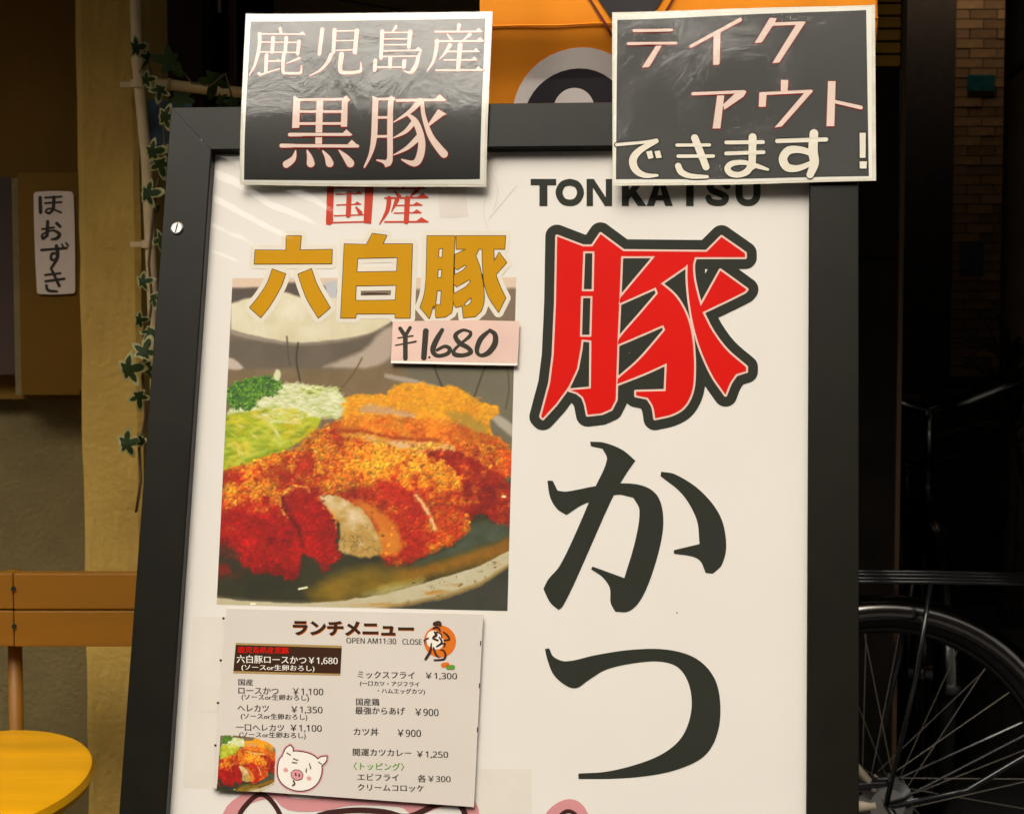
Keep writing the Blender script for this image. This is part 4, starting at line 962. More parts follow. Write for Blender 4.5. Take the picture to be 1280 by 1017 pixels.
dots = Glyph(*Q).S((456,824,7),(458,832,7)).S((473,828,7),(474,836,7)).S((445,752,4),(468,760,4)).S((440,770,4),(462,772,4)).S((522,775,4),(528,800,5)).S((508,800,4),(506,818,4)).S((446,858,7),(452,872,7),(442,880,6)).S((415,725,4),(432,735,4)).S((565,768,4),(580,778,4))
mg('pig_features', dots, [(0,'ink_pigline')], .0007)
mg('pig_cheeks', Glyph(*Q).S((408,806,20),(410,807,20)).S((519,846,20),(521,847,20)), [(0,'ink_blush')], .0004)
# round emblem: orange disc with a brush figure
mg('emblem_disc', Glyph(420,750,3.81).S((495,195,152),(496,196,152),sm=False), [(0,'ink_orange')])
mg('emblem_disc', Glyph(420,750,3.81).G((432,175),(445,150),(475,145),(505,170),(512,210),(490,232),(450,225),(434,205),sm=True,corner=70), [(0,'ink_white')], .0002)
br = Glyph(420,750,3.81).S((470,112,18),(490,108,22),(497,118,14)).S((462,135,6),(482,128,12),(497,145,8)).S((470,150,8),(478,165,14),(462,180,8),(485,190,10)).S((510,150,5),(530,165,10),(540,185,8),(515,190,6)).S((440,180,8),(420,190,6)).S((492,175,6),(505,200,10),(480,220,8)).S((455,205,6),(450,240,12),(430,275,12),(424,280,6)).S((465,225,8),(475,255,10),(490,270,6)).S((500,235,6),(515,240,8),(522,262,10),(512,280,9),(470,284,8)).S((500,210,5),(520,205,7),(515,222,5)).S((480,150,6),(500,160,6),(505,180,6))
mg('emblem_figure', br, [(0,'ink_pigline')], .0005)
mg('emblem_bean', Glyph(420,750,3.81).S((512,308,24),(530,304,20)), [(0,'ink_orange')], .0002); mg('emblem_bean', Glyph(420,750,3.81).S((535,318,22),(555,318,24)), [(0,'ink_green')], .0002)

#@@ CARDS
# ------------------------------------------------------------------ two laminated cards clipped over the top rail
CW = FT+.0035
def card(label, outer, paper, black, bulge):
    cx_ = sum(p[0] for p in outer)/4; by = max(p[1] for p in outer); t, off = board_thing('laminated_card', label, 'card', cx_, by, CW, 'laminated cards over the top of the sign')
    O = uva(outer, CW); c0 = O[0]; cu = (sum(p[0] for p in O)/4); cv = sum(p[1] for p in O)/4
    def wf(a, b):
        return bulge[0]*(a-cu)**2*4 + bulge[1]*(cv-b)*.06 + bulge[2]*math.sin((a-cu)*30+(b-cv)*14)*.0009 + bulge[3]*math.sin((b-cv)*44)*.0006 - max(0, .292-b)**2*bulge[4] + bulge[5]
    def sheet(name, quad, nu, nv, z, m, thick=0):
        q = uva(quad, CW); mb = MB(); vs_ = []
        for j in range(nv+1):
            for i in range(nu+1):
                s_, t_ = i/nu, j/nv
                a = (q[0][0]*(1-s_)+q[1][0]*s_)*(1-t_)+(q[3][0]*(1-s_)+q[2][0]*s_)*t_; b = (q[0][1]*(1-s_)+q[1][1]*s_)*(1-t_)+(q[3][1]*(1-s_)+q[2][1]*s_)*t_
                vs_.append((a-off[0], b-off[1], z+wf(a,b)))
        mb.add(vs_, [(j*(nu+1)+i, (j+1)*(nu+1)+i, (j+1)*(nu+1)+i+1, j*(nu+1)+i+1) for j in range(nv) for i in range(nu)])
        if thick:
            r = list(range(nu+1))+[(j+1)*(nu+1)-1 for j in range(1,nv+1)]+[nv*(nu+1)+i for i in range(nu-1,-1,-1)]+[j*(nu+1) for j in range(nv-1,0,-1)]
            top = [vs_[k] for k in r]; n = len(r); mb.add(top+[(x,y,w_-thick) for x,y,w_ in top], [(i,n+i,n+(i+1)%n,(i+1)%n) for i in range(n)]); mb.add([(x,y,w_-thick) for x,y,w_ in vs_], [(j*(nu+1)+i, j*(nu+1)+i+1, (j+1)*(nu+1)+i+1, (j+1)*(nu+1)+i) for j in range(nv) for i in range(nu)])
        return part(name, mb, m, t, smooth=False)
    sheet('pouch_rim', outer, 40, 28, 0, M['film'], .0005)
    pp = sheet('card_paper', paper, 40, 28, .00015, M['cardwhite'])
    bk = sheet('black_field', black, 40, 28, .0003, M['cardblack'])
    fl = sheet('laminate_film', outer, 80, 56, .0016, M['laminate']); fl.data.polygons.foreach_set('use_smooth', [True]*len(fl.data.polygons))
    # four small bulldog style clips are not seen; the card is taped behind
    return t, off, wf
def cardglyph(t, off, wf, g, layers): return glyph_obj('character', g, [(lv,M[m],.00055+.00016*i,dx,dy) for i,(lv,m,dx,dy) in enumerate(layers)], t, st=.3, off=off, plane_w=CW, wf=wf, tol=.03)
t, off, wf = card('black laminated card with pink brush style kanji at the left of the board top',
    [(308,18.5),(616,15.5),(606.5,231),(298,228.5)], [(310,21),(612.5,18),(604,228),(300.5,225.5)], [(314,28),(607,24),(599,222),(303.5,223)], (.03,.0,.5,.25,1.3,0))
pk = [(.95,'ink_cardred',.1,.45),(0,'ink_cardpink',0,0)]
pk2 = [(.8,'ink_cardred',.1,.3),(0,'ink_cardpink',0,0)]
c3 = (300,20,8.0); c4 = (450,20,7.529); c5 = (340,100,5.333)
g = Glyph(*c3).S((405,135,34),(415,185,26)).S((190,188,15),(620,188,15)).G((580,196),(626,158),(660,196)).S((200,188,38),(200,300,36),(175,430,32),(140,530,22),(95,605,8))
g.S((335,225,38),(325,370,34)).S((465,225,38),(455,370,34)).S((220,270,13),(600,270,13)).S((592,262,38),(580,385,34)).S((205,368,13),(590,372,13))
g.S((270,400,38),(262,570,34)).S((285,460,15),(410,455,15)).G((350,462),(385,435),(412,462)).S((195,585,34),(220,592,22),(400,532,12)).S((440,395,36),(432,555,32),(465,578,26),(600,575,28),(615,545,18),(614,495,8)).S((465,482,8),(595,428,28))
cardglyph(t,off,wf,g,pk2)
g = Glyph(*c3).S((825,140,40),(795,385,38)).S((948,145,42),(935,370,36)).S((960,155,15),(1180,153,15)).S((1172,155,46),(1150,370,42)).S((960,253,13),(1150,250,13)).S((945,350,13),(1150,345,13))
g.S((910,397,44),(880,465,34),(800,550,24),(695,600,8)).S((1018,390,52),(1003,535,44),(1040,572,36),(1190,562,32),(1212,530,22),(1208,465,8))
cardglyph(t,off,wf,g,pk2)
g = Glyph(*c4).S((340,108,30),(308,155,12)).S((212,152,40),(200,402,34)).S((215,162,13),(480,162,13)).S((475,158,44),(462,300,34)).S((230,222,13),(455,222,13)).S((230,277,13),(450,277,13)).S((225,335,15),(580,330,15)).G((515,335),(548,296),(592,332)).S((225,388,13),(545,385,13))
g.S((572,340,18),(550,400,34),(535,460,38),(500,520,40),(465,540,22),(410,518,8)).S((146,425,38),(140,515,34)).S((150,488,13),(410,488,13)).S((287,410,38),(285,488,32)).S((420,432,40),(415,490,34))
cardglyph(t,off,wf,g,pk2)
g = Glyph(*c4).S((935,95,38),(925,145,26)).S((710,155,17),(1140,155,17)).G((1075,162),(1120,120),(1162,160)).S((822,178,10),(862,228,30)).S((1035,183,34),(968,242,10)).S((710,245,17),(1160,245,17)).G((1085,250),(1132,208),(1174,248))
g.S((728,240,36),(715,350,34),(685,450,26),(630,530,8)).S((848,283,40),(800,360,24),(750,415,6)).S((945,280,46),(925,515,38)).S((830,342,15),(1120,342,15)).G((1060,348),(1095,308),(1130,346)).S((795,422,15),(1100,422,15)).G((1040,428),(1078,390),(1110,426)).S((720,518,19),(1160,518,19)).G((1075,524),(1115,480),(1164,522))
cardglyph(t,off,wf,g,pk2)
g = Glyph(*c5).G((145,108),(190,130),(182,320),(134,322)).S((180,135,17),(500,130,17)).G((470,125),(497,106),(524,134),(505,150),(500,312),(458,312),(466,150)).S((320,150,44),(308,435,44),sm=False).S((180,212,17),(465,212,17)).S((175,292,17),(465,290,17))
g.S((118,365,24),(520,362,19)).G((455,368),(495,328),(536,366)).S((62,437,26),(568,437,20)).G((485,440),(530,396),(578,440))
g.S((155,468,8),(138,520,34),(90,556,46)).S((232,468,12),(247,510,36),(252,548,52)).S((335,468,10),(365,510,36),(378,546,52)).S((443,463,8),(488,510,40),(515,546,54))
cardglyph(t,off,wf,g,pk)
g = Glyph(*c5).G((672,108),(712,128),(706,250),(700,370),(682,450),(650,520),(612,578),(603,572),(640,490),(656,410),(664,300),sm=True,corner=30).S((690,132,17),(815,128,17)).G((775,125),(797,106),(826,130),(812,150),(806,300),(800,530),(785,562),(750,573),(738,550),(690,530),(692,522),(755,528),(764,510),(768,300),sm=True,corner=40)
g.S((705,252,17),(790,252,17)).S((700,375,17),(790,375,17)).S((835,140,20),(1150,137,17)).G((1075,145),(1120,98),(1170,142)).S((990,145,42),(920,215,28),(812,283,7)).S((905,232,16),(960,285,40),(997,400,46),(985,500,50),(945,550,40),(862,525,10))
g.S((945,285,34),(890,345,26),(810,385,7)).S((975,385,40),(900,450,26),(808,495,7)).S((1003,145,26),(1012,240,28),(1055,370,38),(1110,450,48),(1145,490,52)).G((1110,198),(1165,232),(1140,245),(1048,312),(1040,300),sm=True,corner=40)
cardglyph(t,off,wf,g,pk)

t, off, wf = card('black laminated card with takeaway katakana and a big exclamation mark, right',
    [(765.5,17.5),(1093.5,8),(1095,226.5),(766,233)], [(767.5,20),(1089,10.5),(1090,224),(768,230)], [(772,27),(1082.5,14.5),(1086,221),(770,225)], (.02,-.34,1.2,.3,0,.0012))
c6 = (770,10,7.529); c7 = (930,10,6.359); c8 = (760,90,6.778); c2 = (740,0,3.368)
g = Glyph(*c6).S((172,228,28),(525,220,26)).S((120,350,28),(565,342,26)).G((392,345),(445,345),(320,555),(310,567),(245,572)); cardglyph(t,off,wf,g,pk)
g = Glyph(*c6).S((705,372,30),(1168,130,36),sm=False).G((918,250),(985,235),(975,535),(966,545),(915,546)); cardglyph(t,off,wf,g,pk)
g = Glyph(*c7).G((205,95),(260,98),(240,140),(140,290),(85,292)).S((230,145,26),(470,135,26)).G((415,145),(485,122),(489,128),(280,447),(225,452)); cardglyph(t,off,wf,g,pk)
g = Glyph(*c8).S((720,190,26),(1150,175,26)).G((1075,190),(1168,168),(1172,178),(1150,215),(985,325),(975,280)).G((925,205),(985,205),(952,480),(886,480)); cardglyph(t,off,wf,g,pk)
g = Glyph(*c7).G((293,583),(352,586),(345,685),(293,685)).G((122,680),(180,690),(172,792),(117,792)).S((135,690,24),(530,673,24)).G((475,690),(540,662),(546,674),(300,948),(243,957)); cardglyph(t,off,wf,g,pk)
g = Glyph(*c7).G((667,593),(727,593),(717,948),(655,948)).S((725,755,26),(928,800,30)); cardglyph(t,off,wf,g,pk)
bl = [(1.3,'ink_black',0,0),(0,'ink_cream',0,0)]
g = Glyph(*c8).S((75,625,28),(300,602,26),(410,588,38)).S((412,590,36),(285,660,52),(222,725,64),(214,790,66),(250,850,58),(320,882,44),(418,880,22)).G((323,680),(373,670),(386,732),(343,743)).G((393,677),(440,668),(456,730),(410,735)); cardglyph(t,off,wf,g,bl)
g = Glyph(*c8).S((585,622,28),(860,618,28)).S((595,715,30),(892,712,30)).S((735,560,62),(830,803,60),sm=False).S((595,798,54),(622,850,54),(700,882,44),(840,887,28)); cardglyph(t,off,wf,g,bl)
g = Glyph(*c2).S((565,600,16),(720,600,16)).S((565,646,16),(722,642,16)).S((676,580,34),(674,700,30),sm=False).S((672,690,28),(655,720,28),(620,735,24),(585,730,26),(570,708,26),(590,688,24),(640,684,20),(690,698,20),(740,714,12)); cardglyph(t,off,wf,g,bl)
g = Glyph(*c2).S((780,596,18),(985,591,18)).S((934,566,36),(930,640,40),(936,690,38),(918,738,30)).S((928,650,26),(880,634,28),(828,636,34),(804,670,36),(822,706,34),(870,710,26),(925,688,20)); cardglyph(t,off,wf,g,bl)
g = Glyph(*c2).G((1126,563),(1152,563),(1151,668),(1127,668)).G((1126,683),(1157,683),(1155,713),(1127,713)); cardglyph(t,off,wf,g,bl)

#@@ PROPS
# ================================================================== ivy on the pillar's edge
m_leaf = mat('ivy_green', (.020,.038,.007), .6, spec=.2, var=.35, scale=60); m_rim = mat('ivy_cream_rim', (.34,.32,.13), .6, var=.15, scale=40); m_vine = mat('vine_stem', (.10,.06,.03), .7)
def leaf_mesh(seed):
    r = random.Random(seed); lob = [(0,1.0),(72,.78),(128,.55),(180,.25),(232,.55),(288,.78)]; N = 60; ring = []
    for k in range(N):
        th = 360*k/N; rad = .34
        for a, ln in lob:
            d = abs((th-a+180)%360-180); rad = max(rad, ln*max(0,1-(d/46)**1.3)*(.97+.06*r.random())+.0)
        ring.append((th, rad))
    mb = MB(); vs_ = [(0,0,.0)]; cup = .25
    def pt(th, rd): 
        x = rd*math.sin(R(th)); y = rd*math.cos(R(th)); return (x, y, -cup*abs(x)*.6-cup*.5*max(0,y)**2+.05*math.sin(5*x+seed))
    for f_ in (.45, .80, 1.0):
        vs_ += [pt(th, rd*f_ if f_ < 1 else rd+.035) for th, rd in ring]
    fs = [(0,1+(k+1)%N,1+k) for k in range(N)]; mb.add(vs_, fs, 0)
    mb.f += [(1+k,1+(k+1)%N,1+N+(k+1)%N,1+N+k) for k in range(N)]; mb.m += [0]*N
    mb.f += [(1+N+k,1+N+(k+1)%N,1+2*N+(k+1)%N,1+2*N+k) for k in range(N)]; mb.m += [1]*N
    return mb.mesh('leaf', [m_leaf, m_rim], True)
lms = [leaf_mesh(s_) for s_ in range(4)]; m_rim = m_leaf; dark_lms = [leaf_mesh(s_) for s_ in (5,6)]
ivy = thing('ivy_garland', 'trailing variegated ivy with cream edged leaves down the pillar edge', 'ivy', P(185,640,2.9)); io = ivy.location
vine = [(178,56),(186,85),(196,115),(205,150),(206,190),(196,235),(190,285),(186,330),(190,375),(184,420),(178,470),(182,520),(174,560),(176,600),(170,640)]
g = MB(); g.tube([P(a,b,2.89)-io for a,b in vine], .0022, 6); part('stem', g, m_vine, ivy, smooth=True)
g = MB(); g.tube([P(a,b,2.87)-io for a,b in [(200,95),(222,82),(240,104),(262,108),(282,92),(290,122)]], .0016, 6); part('stem', g, m_vine, ivy, smooth=True)
for (a,b,sz,rot,ti) in [(170,60,15,75,.3),(185,72,13,200,.7),(212,76,14,-80,.5),(222,92,12,20,.8),(182,100,15,80,.2),(200,112,12,190,.5),(226,122,16,180,.5),(206,146,15,95,.3),(190,190,15,80,.3),(200,205,13,170,.4),
        (184,242,14,85,.2),(198,262,13,-60,.6),(200,300,11,-100,.5),(178,352,16,80,.2),(192,372,12,160,.5),(174,400,15,85,.3),(188,415,13,200,.4),(180,440,14,20,.5),(160,462,17,78,.2),(184,460,15,170,.4),(174,495,15,175,.3),(190,500,12,-120,.6),(158,554,17,80,.2),(178,552,13,-40,.6),(166,592,15,20,.3),(162,614,18,100,.3),(180,600,12,-100,.5),(268,100,15,190,.4),(288,92,13,-30,.7),(276,126,14,120,.5),(292,128,12,200,.5)]:
    if random.random() < .2: continue
    o = link('leaf', random.choice(dark_lms if (b < 130 and a > 205) else lms), ivy, P(a,b,2.868+random.uniform(-.012,.012))-io); s_ = sz/2350*2.87*1.5*random.choice((.7,.9,1,1.15)); o.scale = (s_,)*3
    o.rotation_euler = (R(90)+random.uniform(-.7,.7)*ti*2, R(rot), random.uniform(-1,1)*ti*2)
# bamboo rod and picture behind the ivy
t = thing('bamboo_rod', 'pale horizontal bamboo rod behind the ivy above the sign corner', 'rod', P(245,110,2.95)); o_ = t.location
g = MB(); q = [P(168,102,2.95)-o_, P(212,106,2.95)-o_, P(236,109,2.95)-o_, P(268,113,2.95)-o_, P(330,118,2.95)-o_]
g.tube(q, .0085, 12); part('cane', g, mat('bamboo',(.50,.36,.15),.5,var=.15,scale=25), t, smooth=True)
for k in (1,3): g = MB(); d_ = (q[2]-q[1]).normalized()*.003; g.tube([q[k]-d_, q[k]+d_], .0098, 12); part('node', g, mat('bamboo_node_%s'%'ab'[k//2],(.36,.22,.08),.6), t, smooth=True)
t = thing('blue_poster', 'small blue picture sheet behind the ivy beside the pillar', 'poster', P(213,187,3.02)); o_ = t.location
g = MB(); q = [P(x,y,3.02)-o_ for x,y in ((184,124),(240,127),(238,187),(186,186))]; g.add([tuple(p) for p in q]+[tuple(p+Vector((0,.002,0))) for p in q], [(0,3,2,1),(4,5,6,7),(0,1,5,4),(1,2,6,5),(2,3,7,6),(3,0,4,7)]); part('picture', g, mat('blue_print',(.07,.14,.22),.5,var=.4,scale=22), t)
g = MB(); q = [P(x,y,3.018)-o_ for x,y in ((203,180),(232,181),(231,187),(203,186))]; g.add([tuple(p) for p in q], [(0,3,2,1)]); part('white_strip', g, M['sheet'], t)
for c_ in ((210,142),(208,158)):
    g = MB(); p = P(*c_,3.0)-o_; g.disc(p, .006, (0,1,0), .003, 10); part('red_berry', g, M['ink_red2'], t)

# ------------------------------------------------------------------ low two plank barrier and the round stool
m_yw = mat('yellow_brown_plank', (.26,.105,.002), .5, var=.12, scale=10, stretch=(.2,1,1), bump=.05)
t = thing('plank_barrier', 'low ochre barrier of two horizontal planks left of the sign', 'barrier', (P(12,806,2.75).x,2.75,0)); o_ = t.location; YP = 2.75
for (ya, yb) in ((714,759.5),(760.5,806)):
    z0, z1 = wz(yb,YP), wz(ya,YP); g = MB(); g.box((wx(-180,YP)-o_.x,-.012,z0+.0006),(wx(12,YP)-o_.x-.0006,.012,z1-.0006), bev=.002); part('plank', g, m_yw, t)
    g = MB(); g.box((wx(12,YP)-o_.x+.0006,-.014,z0+.0006),(wx(330,YP)-o_.x,.010,z1-.0006), bev=.002); part('plank', g, m_yw, t)
    g = MB(); g.disc((wx(10,YP)-o_.x+.003,-.015,(z0+z1)/2+.004), .0035, (0,1,0), .004, 12); part('screw', g, M['ink_black'], t)
g = MB(); g.tube([(.0,.03,0),(.0,.03,wz(716,YP))], .011, 12); part('upright', g, m_yw, t, smooth=True)
g = MB(); g.tube([(.43,.03,0),(.43,.03,wz(716,YP))], .011, 12); part('upright', g, m_yw, t, smooth=True)
t = thing('stool', 'bright yellow stool with an oval seat at the lower left corner', 'stool', (-.82,2.45,0))
m_ys = mat('yellow_stool_paint', (.80,.38,.002), .42, var=.16, scale=5, bump=.12, bscale=26, stretch=(.35,3,1), detail=9)
cxp = P(-43,972,2.45).x; t.location.x = cxp; zs = P(-43,972,2.45).z; OV = 1.75   # an oval seat, deeper than wide
g = MB(); RS = P(108,972,2.45).x-cxp
prof = [(0,0),(RS-.012,0),(RS-.004,-.003),(RS,-.012),(RS-.004,-.022),(RS-.02,-.027),(0,-.027)]
N = 72; vs_ = []; fs = []
for r_, h in prof[1:-1]: vs_ += [(r_*math.cos(2*math.pi*k/N), r_*OV*math.sin(2*math.pi*k/N), zs+h) for k in range(N)]
for i in range(len(prof)-3):
    for k in range(N): fs.append((i*N+k, (i+1)*N+k, (i+1)*N+(k+1)%N, i*N+(k+1)%N))
fs.append(tuple(range(N))); fs.append(tuple(reversed([(len(prof)-3)*N+k for k in range(N)]))); g.add(vs_, fs)
o = part('seat', g, m_ys, t); smooth_angle(o, 30)
for k in range(4):
    a = math.pi/4+k*math.pi/2; g = MB(); g.tube([(RS*.6*math.cos(a),RS*OV*.6*math.sin(a),zs-.027),(RS*.85*math.cos(a),RS*OV*.8*math.sin(a),.0)], .013, 10); part('leg', g, m_ys, t, smooth=True)

# ------------------------------------------------------------------ bicycles
m_tyre = mat('tyre_rubber', (.012,.012,.012), .75); m_rimm = mat('wheel_rim', (.05,.05,.05), .3, metal=1); m_blk = mat('black_gloss_paint', (.010,.010,.010), .22, coat=.5)
m_creamp = mat('cream_bike_paint', (.80,.68,.50), .35, coat=.4); m_seat = mat('black_vinyl', (.02,.02,.02), .5); m_spoke = mat('spoke_steel', (.42,.38,.32), .35, metal=1)
m_guard = mat('smoked_steel', (.16,.15,.14), .18, metal=1)
def ring(rad, n, z=0): return [(rad*math.cos(2*math.pi*k/n), 0, rad*math.sin(2*math.pi*k/n)) for k in range(n)]
def bike(label, loc, rz, paint_m, basket=True, group='bicycles parked behind the sign'):
    t = thing('bicycle', label, 'bicycle', loc, rz, group)      # forward = -x, ground z = 0
    WR = .33; rear = Vector((0,0,WR)); front = Vector((-1.08,0,WR))
    sp = MB(); sp.tube([(0,.018,.028),(0,.002,WR-.03)], .0011, 5); spm = sp.mesh('spoke', m_spoke)
    for c_, isr in ((rear,True),(front,False)):
        g = MB(); g.tube(ring(WR-.016,72), .0175, 12, closed=True); wl = part('wheel', g, m_tyre, t, smooth=True, loc=c_)
        g = MB(); g.tube(ring(WR-.036,72), .0085, 8, closed=True); part('rim', g, m_rimm, wl, smooth=True)
        g = MB(); g.tube([(0,-.05,0),(0,.05,0)], .016, 16); g.disc((0,-.02,0), .030,(0,1,0),.004,24); g.disc((0,.02,0),.030,(0,1,0),.004,24)
        if isr: g.tube([(0,-.062,0),(0,-.055,0),(0,-.03,0)], [.030,.047,.049], 36)
        part('hub', g, M['chrome'], wl, smooth=False)
        for k in range(32):
            o = link('spoke', spm, wl); a = 2*math.pi*k/32; o.rotation_euler = (0, a, 0)
            if k % 2: o.scale = (1,-1,1)
            tl = .09*(1 if (k//2) % 2 else -1); o.rotation_euler = (0, a, 0); o.location = (.026*math.cos(a)*(1 if (k//2)%2 else -1), 0, -.026*math.sin(a)*(1 if (k//2)%2 else -1))
        # mudguard
        fb = MB(); a0, a1 = (R(-10), R(165)) if isr else (R(35), R(175)); n = 40; vs_ = []
        for i in range(n+1):
            a = a0+(a1-a0)*i/n
            for q in range(7):
                ph = -math.pi/2+math.pi*q/6; rr = WR-.016+.038*math.cos(ph); vs_.append((rr*math.cos(a), .030*math.sin(ph), rr*math.sin(a)))
        fb.add(vs_, [(i*7+q,i*7+q+1,(i+1)*7+q+1,(i+1)*7+q) for i in range(n) for q in range(6)])
        mg_ = part('mudguard', fb, m_guard if isr else M['chrome'], t, smooth=True, loc=c_)
        md = mg_.modifiers.new('t','SOLIDIFY'); md.thickness = .0012
        for s_ in (-1,1):
            g = MB(); g.tube([(c_.x+.01,s_*.05,WR),(c_.x+(WR+.01)*math.cos(R(25)),s_*.026,WR+(WR+.01)*math.sin(R(25)))], .0022, 6); part('stay', g, m_blk, t)
    bb = Vector((-.46,0,.28)); st_top = Vector((-.30,0,.78)); hd = Vector((-.96,0,.80)); hl = Vector((-.93,0,.66)); 
    g = MB()
    for s_ in (-1,1):
        g.tube([bb+Vector((0,s_*.03,0)), rear+Vector((-.02,s_*.055,0))], .010, 10); g.tube([st_top+Vector((-.02,s_*.02,-.06)), rear+Vector((0,s_*.055,.0))], .0085, 10)
    g.tube([bb, st_top], .016, 12); g.tube([bb+Vector((0,0,.02)), Vector((-.72,0,.42)), hl], .018, 12); g.tube([bb+Vector((.04,0,.16)), Vector((-.70,0,.52)), hl+Vector((0,0,.06))], .014, 12); g.tube([hl, hd], .019, 12)
    part('frame', g, paint_m, t, smooth=True)
    g = MB()
    for s_ in (-1,1): g.tube([hl+Vector((-.005,s_*.03,0)), Vector((-1.02,s_*.045,.5)), front+Vector((0,s_*.05,0))], .010, 10)
    part('fork', g, paint_m, t, smooth=True)
    g = MB(); g.tube([st_top, st_top+Vector((.02,0,.09))], .012, 10); part('seat_post', g, M['chrome'], t)
    g = MB(); N = 10
    secs = [(-.13,.018,.03),(-.05,.035,.035),(.03,.075,.04),(.09,.10,.045),(.125,.085,.03)]; vs_ = []
    for x, hw, hh in secs: vs_ += [(st_top.x+x, hw*math.cos(2*math.pi*k/14), st_top.z+.10+hh*.6*math.sin(2*math.pi*k/14)) for k in range(14)]
    fs = [(i*14+k,i*14+(k+1)%14,(i+1)*14+(k+1)%14,(i+1)*14+k) for i in range(4) for k in range(14)]+[tuple(range(14)),tuple(reversed(range(56,70)))]; g.add(vs_, fs); part('saddle', g, m_seat, t, smooth=True)
    g = MB(); st0 = hd+Vector((-.02,0,.12)); g.tube([hd, st0], .011, 10)
    for s_ in (-1,1): g.tube([st0, st0+Vector((-.03,s_*.08,.02)), st0+Vector((-.02,s_*.20,.07)), st0+Vector((.10,s_*.27,.05)), st0+Vector((.20,s_*.28,.03))], .0105, 10)
    part('handlebar', g, M['chrome'], t, smooth=True)
    for s_ in (-1,1):
        g = MB(); g.tube([st0+Vector((.12,s_*.272,.046)), st0+Vector((.23,s_*.282,.024))], .0155, 12); part('grip', g, m_seat, t, smooth=True)
        g = MB(); g.tube([st0+Vector((.02,s_*.255,.05)), st0+Vector((.02,s_*.28,.01)), st0+Vector((.08,s_*.29,-.005)), st0+Vector((.18,s_*.295,-.01))], [.007,.006,.0055,.007], 8); part('brake_lever', g, M['steel'], t, smooth=True)
    # basket, each side a lattice of wires
    g = MB(); basket_on = basket; bx0, bx1, bz0, bz1 = -1.38, -1.04, .78, 1.0
    for z, k in ((bz0,.82),(bz0+.075,.88),(bz0+.15,.94),(bz1,1.0)):
        cx2 = (bx0+bx1)/2; hx = (bx1-bx0)/2*k; hy = .17*k; g.tube([(cx2-hx,-hy,z),(cx2+hx,-hy,z),(cx2+hx,hy,z),(cx2-hx,hy,z)], .0035 if z < bz1 else .006, 6, closed=True)
    for i in range(9):
        for s_ in (-1,1):
            y = (i/4-1)*.17; g.tube([((bx0+bx1)/2+s_*(bx1-bx0)/2*.82, y*.82, bz0), ((bx0+bx1)/2+s_*(bx1-bx0)/2, y, bz1)], .002, 5)
            x = (i/4-1)*(bx1-bx0)/2; g.tube([((bx0+bx1)/2+x*.82, s_*.17*.82, bz0), ((bx0+bx1)/2+x, s_*.17, bz1)], .002, 5)
        g.tube([((bx0+bx1)/2+(i/4-1)*.139, -.139, bz0),((bx0+bx1)/2+(i/4-1)*.139, .139, bz0)], .002, 5)
    if basket_on: part('basket', g, m_blk, t)
    # carrier
    g = MB(); zc = WR*2+.055
    for y in (-.055,-.02,.02,.055): g.tube([(-.20,y,zc),(.10,y,zc-.004),(.27,y*.9,zc-.008)], .0042, 6)
    g.tube([(.27,-.055,zc-.008),(.30,-.03,zc-.008),(.30,.03,zc-.008),(.27,.055,zc-.008)], .0042, 6); g.tube([(-.20,-.055,zc),(-.20,.055,zc)], .004, 6)
    for s_ in (-1,1): g.tube([(.07,s_*.055,zc-.004),(.045,s_*.062,.55),(-.003,s_*.064,WR)], .0045, 6)
    part('carrier', g, m_blk, t, smooth=True)
    g = MB(); g.tube([(.0,-.07,WR),(.10,-.085,WR-.15),(.19,-.095,.02)], .006, 8); g.tube([(.0,-.07,WR),(.13,-.08,WR+.03),(.26,-.085,WR+.11),(.40,-.08,WR+.145)], [.005,.006,.005,.004], 8); part('kickstand', g, m_blk, t, smooth=True)
    g = MB(); g.disc(bb+Vector((0,-.05,0)), .085, (0,1,0), .003, 40); part('chain_wheel', g, M['chrome'], t)
    g = MB(); g.tube([bb+Vector((0,-.05,.06)), rear+Vector((0,-.05,.035)), rear+Vector((.035,-.05,0)), rear+Vector((0,-.05,-.035)), bb+Vector((0,-.05,-.06))], .012, 8); part('chain_guard', g, m_blk, t, smooth=True)
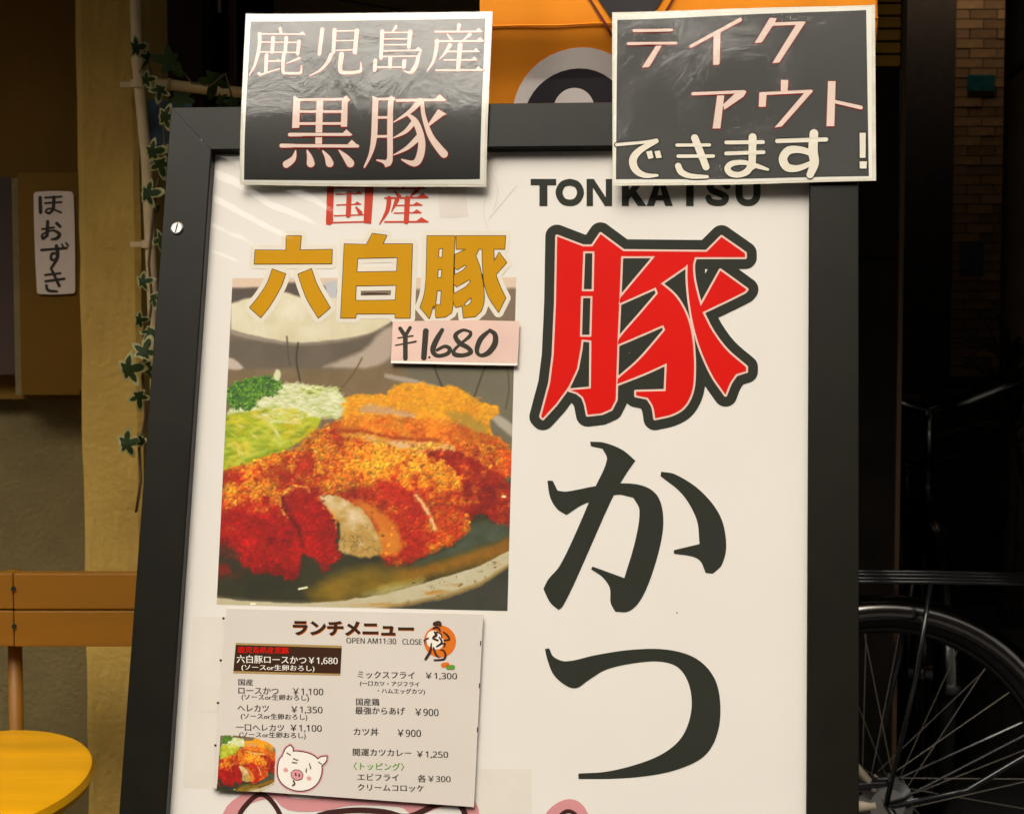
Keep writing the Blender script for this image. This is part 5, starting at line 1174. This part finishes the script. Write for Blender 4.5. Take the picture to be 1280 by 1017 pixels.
    for s_ in (-1,1):
        g = MB(); g.tube([bb+Vector((0,s_*.06,0)), bb+Vector((.02*s_,s_*.07,-.16*s_))], .008, 8); g.box(tuple(bb+Vector((.02*s_-.04,s_*.07 if s_>0 else -.15,-.16*s_-.01))), tuple(bb+Vector((.02*s_+.04,.15 if s_>0 else -.07,-.16*s_+.01)))); part('pedal', g, m_seat, t)
    return t
rearhub = P(1099, 994, 3.2)
bike('cream framed bicycle side on, rear wheel and luggage carrier right of the sign', (rearhub.x, 3.2, rearhub.z-.33), R(2), m_creamp, basket=False)
bike('black bicycle facing the viewer in the dark passage behind the cream one', (P(1112,700,5.2).x, 5.25, 0.0), R(84), m_blk, basket=False)

# ------------------------------------------------------------------ spiky plant in a pot
t = thing('spiky_plant', 'dark spiky leaved plant in a tall pot by the pale pole', 'plant', (P(1262,500,4.6).x,4.6,0)); 
m_sp = mat('dark_blade_green', (.05,.07,.022), .45, var=.3)
g = MB(); g.tube([(0,0,0),(0,0,.02),(0,0,.36),(0,0,.38)], [.11,.12,.16,.165], 24); part('pot', g, mat('dark_pot',(.05,.04,.035),.6), t, smooth=False)
g = MB(); g.tube([(0,0,.36),(.01,0,.7),(0,.01,.98)], [.022,.018,.015], 8); part('trunk', g, m_vine, t, smooth=True)
random.seed(21)
for k in range(56):
    a = random.uniform(0,2*math.pi); el = random.uniform(-.25,1.35); ln = random.uniform(.22,.40); bz = random.uniform(.78,1.02); g = MB(); n = 7; vs_ = []
    d = Vector((math.cos(a)*math.cos(el), math.sin(a)*math.cos(el), math.sin(el))); sd_ = Vector((-math.sin(a), math.cos(a), 0))
    for i in range(n+1):
        s_ = i/n; p = Vector((0,0,bz))+d*ln*s_+Vector((0,0,-.16*s_*s_)); w_ = .011*math.sin(math.pi*min(1,s_*.8+.15))*(1-s_**4); vs_ += [p-sd_*w_, p+Vector((0,0,-.003)), p+sd_*w_]
    g.add(vs_, [(3*i+q,3*i+q+1,3*i+q+4,3*i+q+3) for i in range(n) for q in range(2)]); part('leaf', g, m_sp, t, smooth=True)
t = thing('wall_poster', 'small dim bluish notice on the dark wall left of the spiky plant', 'poster', P(1215,345,YT-.03))
g = MB(); g.box((-.04,-.003,0),(.04,0,.12)); part('notice', g, mat('dim_blue_notice',(.10,.10,.13),.5,var=.4,scale=30), t)
